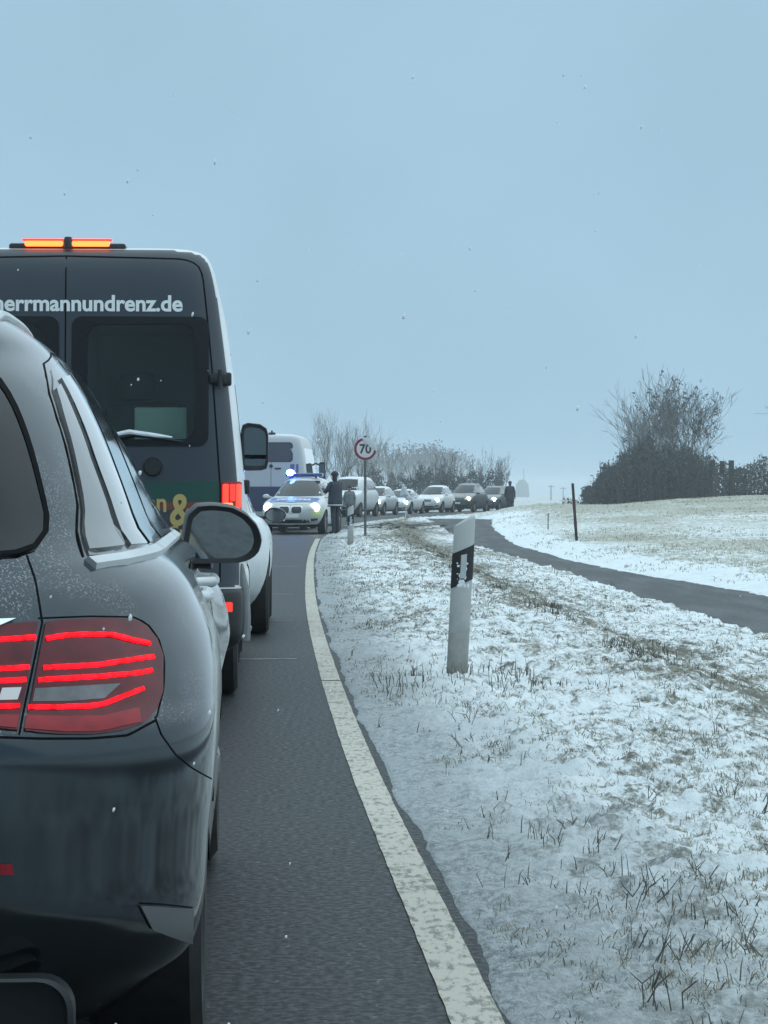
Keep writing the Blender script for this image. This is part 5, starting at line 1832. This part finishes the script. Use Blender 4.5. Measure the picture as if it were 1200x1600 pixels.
def bare_tree(name, label, x, y, height, stems, maxlev, up, spread, minr, bark, twig, seed, width=1.0, kids=(4, 3, 3), leaves=None, group=None, cat='tree', lean=0, half=None):
    rg = random.Random(seed)
    z0 = gz(x, y) - .1
    o = thing(name, label, cat, (x, y, z0), 0, group)
    tr, tw, tips = Tubes(), Tubes(), []
    for k in range(stems):
        a = rg.uniform(0, 6.283)
        b = Vector((math.cos(a), math.sin(a), 0)) * rg.random() ** .5 * width * (.25 if stems > 1 else 0)
        d = Vector((b.x * .45 + lean + rg.gauss(0, .12), b.y * .3 + rg.gauss(0, .12), 1.0)).normalized()
        if stems > 1: tr.seg(Vector((0, 0, .05)), b + Vector((0, 0, .02)), .09, .07, 5)
        hh = height * rg.uniform(.5, .68)
        grow(rg, tr, tw, tips, b, d, hh, (.05 + height * .010) * rg.uniform(.7, 1.1), 0, maxlev, up, spread, minr, kids)
    zm = sorted(v.z for v in tw.v)[int(len(tw.v) * .995)]
    xm = sorted(abs(v.x) for v in tw.v)[int(len(tw.v) * .985)]
    kz = (height + .1) / zm; kx = min(1.3, (half or 99) / xm)
    for q in (tr.v, tw.v, tips):
        for v in q: v.x *= kx; v.y *= kx; v.z *= kz
    mesh_obj('trunk', tr.v, tr.f, bark, o)
    big_mesh('crown', np.array([tuple(v) for v in tw.v]), np.array(tw.f), twig, o)
    if leaves:
        V, F_ = leaf_quads(rg, [t for t in tips if rg.random() < leaves[3] and t.x > leaves[4]], leaves[0], leaves[1], leaves[2])
        if V: big_mesh('leaves', np.array([tuple(v) for v in V]), np.array(F_), leaves[5], o, shade=False)
    return o


bark = mat('bark', (.085, .08, .075), .9, var=.3)
twig = mat('frosted_twig', (.20, .20, .195), .9, var=.3, vscale=2)
twig_dark = mat('dark_twig', (.085, .08, .072), .9, var=.3, vscale=2)
leafd = mat('dead_leaves', (.060, .050, .042), .8, var=.3)
hedge_leaf = mat('hedge_leaf', (.042, .050, .048), .8, var=.35, vscale=1.5)

# thicket behind the sign
LT = 'bare trees behind the speed sign'
labs = ['tall frosted bare tree left of the speed sign, nearest the minibus', 'frosted bare tree just left of the speed sign', 'frosted bare tree directly behind the speed sign', 'spreading frosted bare tree on the right of the thicket']
for i, (px, top) in enumerate(((497, 640), (530, 646), (562, 650), (594, 674))):
    y = 195 + i * 4
    x = (px - 600) / F * y
    h = (770 - top) / F * y + 1.2
    bare_tree('bare_tree', labs[i], x, y, h, 5, 3, .55, .75, .013, bark, twig, 100 + i, width=2.6, kids=(6, 4, 3), group=LT, half=2.2)
# row behind the queue
labs = ['bare tree behind the white saloon in the queue', 'bare tree behind the white crossover', 'bare upright tree behind the black boxy SUV', 'bare upright tree right of the black boxy SUV', 'last bare tree of the row, beside the walking person']
for i, (px, top) in enumerate(((655, 716), (686, 708), (712, 712), (744, 702), (770, 712))):
    y = 226 + i * 3
    x = (px - 600) / F * y
    bare_tree('bare_tree', labs[i], x, y, (770 - top) / F * y + 1.9, 4, 3, .75, .55, .014, bark, twig_dark, 300 + i, half=1.5, width=2.4, kids=(5, 4, 3), group='bare trees behind the queue')
# far tree fading in the haze
for i, (px, top, y) in enumerate(((652, 699, 1500.0), (690, 706, 1560.0), (622, 716, 1540.0))):
    x = (px - 600) / F * y
    bare_tree('far_tree', ['faint rounded tree deep in the haze above the queue', 'faint tree in the haze right of the rounded one', 'small faint tree in the haze beside the thicket'][i], x, y, (770 - top) / F * y + 3.5, 5, 3, .35, .9, .15, bark, twig_dark, 500 + i, width=9.0, kids=(6, 4, 3), leaves=(.9, 3, 1.6, .8, -99, hedge_leaf))


def hedge(name, label, px0, px1, y, tops, seed, count, size, depth=3.0, m_=None, cat='hedge'):
    rg = random.Random(seed)
    x0 = (px0 - 600) / F * y; x1 = (px1 - 600) / F * y
    xm = (x0 + x1) / 2
    z0 = gz(xm, y) - .15
    o = thing(name, label, cat, (xm, y, z0))
    V = []; F_ = []
    tw = Tubes()
    n = len(tops)
    for k in range(count):
        t = rg.random()
        i = min(int(t * (n - 1)), n - 2); f = t * (n - 1) - i
        tp = tops[i] * (1 - f) + tops[i + 1] * f
        top = max((770 - tp) / F * y + CAMH - z0, .3)
        top *= 1 + .10 * math.sin(t * 37 + seed) + .06 * math.sin(t * 91)
        top *= 1 + .22 * (float(vnoise(np.array([t * 26.0]), np.array([seed * 1.0]), 5)) - .5) + .12 * (float(vnoise(np.array([t * 90.0]), np.array([seed * 1.0]), 6)) - .5)
        z = top * min(1.0, (1 - rg.random() ** 1.15)) * (1 + abs(rg.gauss(0, .05)))
        xx = x0 + (x1 - x0) * t - xm
        yy = rg.gauss(0, depth * .33)
        p = Vector((xx + rg.gauss(0, .1), yy, z))
        a = Vector((rg.gauss(0, 1), rg.gauss(0, 1), rg.gauss(0, 1) + .5)).normalized(); b = a.orthogonal().normalized()
        sz = size * rg.uniform(.5, 1.3)
        k0 = len(V)
        V += [p - a * sz, p + b * sz * .42, p + a * sz, p - b * sz * .42]; F_.append((k0, k0 + 1, k0 + 2, k0 + 3))
        if k % 24 == 0:
            q = Vector((xx + rg.gauss(0, .25), yy, 0))
            tw.seg(q, Vector((xx + rg.gauss(0, .2), yy, top * rg.uniform(.9, 1.18))), .03, .012, 3)
    big_mesh('crown', np.array([tuple(v) for v in V]), np.array(F_), m_ or hedge_leaf, o, shade=False)
    tag(mesh_obj('stems', tw.v, tw.f, bark, o), kind='stuff')
    return o


hedge('hedge', 'dense dark thicket at the foot of the large bare trees on the right', 914, 1112, 176.0, [770, 748, 726, 712, 706, 708, 710, 712, 716, 724], 21, 17000, .13, 5)
hedge('hedge', 'lower dark thicket running out of frame at the right edge', 1100, 1290, 186.0, [736, 730, 738, 722, 730, 724, 730, 738], 22, 5000, .15, 4)
hedge('hedge', 'low dark undergrowth behind the queued cars', 560, 786, 222.0, [752, 744, 748, 746, 742, 740, 742, 744, 746, 748, 752], 23, 6000, .16, 4)
hedge('bush', 'tiny dark bush on the skyline left of the right-hand thicket', 878, 906, 178.0, [784, 780, 783], 24, 250, .10, 1.5, cat='bush')
RT = 'trees above the right-hand thicket'
labs = ['pale bare tree on the left side of the right-hand clump', 'bare tree left of the middle of the right-hand clump', 'tallest tree of the right-hand clump with leaf tufts at its tips', 'wide tree with dark leaf tufts on the right of the clump']
for i, (px, top, tw_, lv, le) in enumerate(((992, 636, twig, None, .02), (1018, 610, twig, None, 0), (1052, 596, twig_dark, (.12, 6, .13, .05, -9, leafd), 0), (1084, 604, twig_dark, (.12, 6, .13, .07, -9, leafd), .0))):
    y = 176 + i * 1.5
    x = (px - 600) / F * y
    h = (770 - top) / F * y + 1.2
    bare_tree('bare_tree', labs[i], x, y, h, 4, 4, .46, .78, .015, bark, tw_, 760 + i, width=1.0, kids=(5, 4, 3, 3), leaves=lv, group=RT, lean=le, half=(2.8, 3.3, 3.5, 3.1)[i])
bare_tree('bare_tree', 'tree at the right edge, only its leafy branch tips in frame', (1272 - 600) / F * 180, 180.0, 7.2, 3, 3, .3, .9, .014, bark, twig_dark, 777, width=1.6, half=3.3, kids=(5, 4, 3), leaves=(.10, 8, .13, .4, -9, leafd))


def hide_hut():
    y = 174.0; px = 1127; x = (px - 600) / F * y
    z0 = gz(x, y)
    o = thing('raised_hide', 'dark wooden raised hide at the right end of the thicket', 'hut', (x, y, z0))
    wood = mat('dark_wood', (.028, .028, .026), .85, var=.3)
    for dx in (-.62, .0, .62):
        q = MB(); q.box((dx, -.3, 1.93), (.36 if dx else .30, .06, .92 if dx else .84)); q.build('wall_panel', wood, o)
    q = MB(); q.box((0, -.3, 1.44), (1.7, .08, .08)); q.build('rail', wood, o)
    for dx in (-.7, .7):
        for dy in (-.3, .6):
            q = MB(); q.tube([(dx, dy, -.1), (dx * .9, dy, 1.6)], .06, 6); q.build('leg', wood, o)


hide_hut()


def far_things():
    y = 1500.0
    pale = mat('far_silo', (.16, .18, .19), .8, var=.1)
    x = (816 - 600) / F * y
    o = thing('silo', 'faint hazy silo with a mast beyond the walking person', 'silo', (x, y, -6.0))
    mb = MB(); mb.lathe([(0, 4.6), (12.0, 3.6), (14.4, 1.9), (15, .1)], 'z', 16); mb.build('tank', pale, o)
    mb = MB(); mb.tube([(.9, 0, 14), (.9, 0, 21)], [.3, .2], 6); mb.build('mast', pale, o)
    for i, (px, top, w, yy) in enumerate(((861, 758, .20, 900.0), (880, 761, .16, 950.0))):
        x = (px - 600) / F * yy
        h = (770 - top) / F * yy + 4.0
        o = thing('utility_pole', ['faint utility pole on the skyline left of the snow pole', 'thinner faint utility pole just left of the snow pole'][i], 'utility pole', (x, yy, -2.8))
        mb = MB(); mb.tube([(0, 0, 0), (0, 0, h)], [w * 1.3, w], 6); mb.build('shaft', pale, o)
        mb = MB(); mb.box((0, 0, h - .5), (2.2, .2, .2)); mb.build('crossarm', pale, o)


far_things()


# ------------------------------------------------------------------ dry grass, weeds, falling snow
def blades(name, N, ylo, yhi, region, seed, hgt, wdt, material, tuft=4, flat=.9, mask=None):
    rg = np.random.default_rng(seed)
    y = np.exp(rg.uniform(math.log(ylo), math.log(yhi), N))
    x = region(y, rg.random(N))
    if mask is not None:
        keep = mask(x, y, rg.random(N)); x = x[keep]; y = y[keep]
    N = len(x)
    x = np.repeat(x, tuft) + rg.normal(0, .012, N * tuft) * np.repeat(1 + y * .06, tuft)
    y = np.repeat(y, tuft) + rg.normal(0, .015, N * tuft) * np.repeat(1 + y * .06, tuft)
    h, d, onp = ground(x, y)
    ok = (d > .06) & (~onp)
    x, y, h = x[ok], y[ok], h[ok]
    N = len(x)
    H = hgt * rg.uniform(.35, 1.25, N) ** 1.3
    W = wdt * rg.uniform(.7, 1.4, N) * np.maximum(1, y / 9.0) ** .75
    an = rg.uniform(0, 2 * np.pi, N); ln = rg.uniform(0.05, flat, N)
    dx = np.cos(an) * H * ln; dy = np.sin(an) * H * ln
    b = np.stack([x, y, h - .008], -1)
    mid = b + np.stack([dx * .35, dy * .35, H * .6], -1)
    tip = b + np.stack([dx, dy, H * np.maximum(.25, 1 - ln * .55)], -1)
    sw = np.stack([np.ones(N), rg.normal(0, .4, N), np.zeros(N)], -1) * W[:, None] * .5
    V = np.stack([b - sw, b + sw, mid + sw * .8, mid - sw * .8, tip + sw * .25, tip - sw * .25], 1).reshape(-1, 3)
    k = np.arange(N)[:, None] * 6
    Q = np.concatenate([k + np.array([[0, 1, 2, 3]]), k + np.array([[3, 2, 4, 5]])], 0)
    o = big_mesh(name, V, Q, material, shade=False)
    tag(o, kind='stuff')
    return o


gr1 = mat('dry_grass', (.24, .22, .165), .9, var=.45, vscale=3)
gr2 = mat('weed_stalk', (.12, .11, .09), .9, var=.4, vscale=3)
gr3 = mat('straw', (.38, .355, .27), .9, var=.3, vscale=2)


def verge_x(y, u): return RL(y) + EDGE + .08 + u ** .85 * np.maximum(np.minimum(PN(np.minimum(y, 122)) - RL(y) - .2, .20 * y + 1.2), .5)


def field_x(y, u): return PF(np.minimum(y, 122)) + .25 + u * np.minimum(.16 * y + 2, 30)


def patchy(lo, sc, sd_):
    return lambda x, y, r_: (vnoise(x * sc, y * sc * .7, sd_) + .35 * vnoise(x * sc * 3, y * sc * 2, sd_ + 1)) > lo + .25 * r_


tag(blades('dry_grass', 17000, 5.4, 70, verge_x, 1, .034, .0024, gr1, 5, 1.9, patchy(.50, 1.6, 5)), 'short dry grass poking through the snow of the verge', 'grass')
tag(blades('dead_weeds', 1700, 5.4, 60, verge_x, 2, .072, .0028, gr2, 3, 1.1, patchy(.66, 2.0, 15)), 'dark dead weed stalks standing in the snowy verge', 'weeds')


def ditch_x(y, u):
    return RL(y) + EDGE + (PN(np.minimum(y, 122)) - RL(y) - EDGE) * (.53 + .07 * np.sin(y * .9)) + (u - .5) * .35


tag(blades('ditch_grass', 1100, 7.0, 100, ditch_x, 3, .075, .0034, gr2, 5, 1.3, patchy(.62, .9, 33)), 'brown withered tufts along the bottom of the ditch', 'grass')
tag(blades('field_grass', 14000, 22, 175, field_x, 4, .06, .0035, gr3, 3, 1.3, patchy(.45, .5, 44)), 'pale straw-coloured grass of the snowy field', 'grass')


def post_x(y, u): return .44 + (u - .5) * 1.0


o_ = blades('post_weeds', 80, 15.3, 16.9, post_x, 6, .11, .0030, gr2, 2, .8)
tag(o_, 'dark weeds round the foot of the nearest marker post', 'weeds')


def twig_stems():
    """forked dead stems near the camera"""
    rg = random.Random(9)
    tb = Tubes()
    spots = [(1010, 1560), (1028, 1510), (1080, 1500), (1105, 1490), (1000, 1395), (1015, 1410), (880, 1300), (860, 1320), (945, 1370), (1090, 1370), (1160, 1440), (940, 1330), (1130, 1245), (1150, 1255), (1175, 1265), (1190, 1270), (720, 1165), (745, 1160), (770, 1170), (735, 1130), (1040, 1580), (1185, 1500), (1010, 1250), (980, 1150)]
    for (px, py) in spots:
        o, d = cam_ray(px, py)
        t = (o.z - .0) / -d.z
        for _ in range(6):
            q = o + d * t
            t = (o.z - gz(q.x, q.y)) / -d.z
        q = o + d * t
        sc = rg.uniform(.05, .11)
        for k in range(rg.randint(2, 4)):
            dd = Vector((rg.gauss(0, .55), rg.gauss(0, .4), 1)).normalized()
            a = q + Vector((rg.gauss(0, .02), rg.gauss(0, .02), -.01)); b = a + dd * sc * .6
            tb.seg(a, b, .0024, .0019, 4)
            for j in range(2):
                e2 = (dd + Vector((rg.gauss(0, .6), rg.gauss(0, .4), rg.gauss(.1, .3)))).normalized()
                tb.seg(b, b + e2 * sc * rg.uniform(.3, .6), .0019, .0010, 3)
    oo = mesh_obj('dead_stems', tb.v, tb.f, gr2)
    tag(oo, 'forked dark dead stems scattered on the near verge', 'weeds', kind='stuff')


twig_stems()


def falling_snow():
    flake = bpy.data.materials.new('snowflake'); flake.use_nodes = True
    fn = flake.node_tree.nodes; fn.remove(fn['Principled BSDF'])
    fa = fn.new('ShaderNodeBsdfDiffuse'); fa.inputs[0].default_value = (.9, .92, .93, 1)
    fb = fn.new('ShaderNodeBsdfTranslucent'); fb.inputs[0].default_value = (.9, .92, .93, 1)
    fm = fn.new('ShaderNodeMixShader'); fm.inputs[0].default_value = .5
    fl = flake.node_tree.links
    fl.new(fa.outputs[0], fm.inputs[1]); fl.new(fb.outputs[0], fm.inputs[2]); fl.new(fm.outputs[0], fn['Material Output'].inputs['Surface'])
    rg = random.Random(31)
    V = []; F_ = []
    bm = bmesh.new(); bmesh.ops.create_icosphere(bm, subdivisions=1, radius=1.0)
    bv = [v.co.copy() for v in bm.verts]; bf = [[v.index for v in f.verts] for f in bm.faces]; bm.free()
    for k in range(230):
        y = 3.0 * (22.0 / 3.0) ** rg.random()
        x = rg.uniform(-.22, .22) * y - .02 * y; z = CAMH + rg.uniform(-.22, .16) * y
        if z < .05: continue
        r0 = rg.uniform(.0009, .0020) * (1 + .07 * y)
        st = Vector((rg.gauss(.25, .1), 0, 1)).normalized()
        ks = rg.uniform(1.0, 2.2)
        k0 = len(V)
        for p in bv:
            q = p * r0 * (1 + rg.gauss(0, .12)); q = q + st * q.dot(st) * (ks - 1)
            V.append((q.x + x, q.y + y, q.z + z))
        F_ += [tuple(i + k0 for i in f) for f in bf]
    o = big_mesh('falling_snow', np.array(V), np.array(F_), flake)
    tag(o, 'scattered snowflakes falling in the air', 'snowflakes', kind='stuff')


falling_snow()
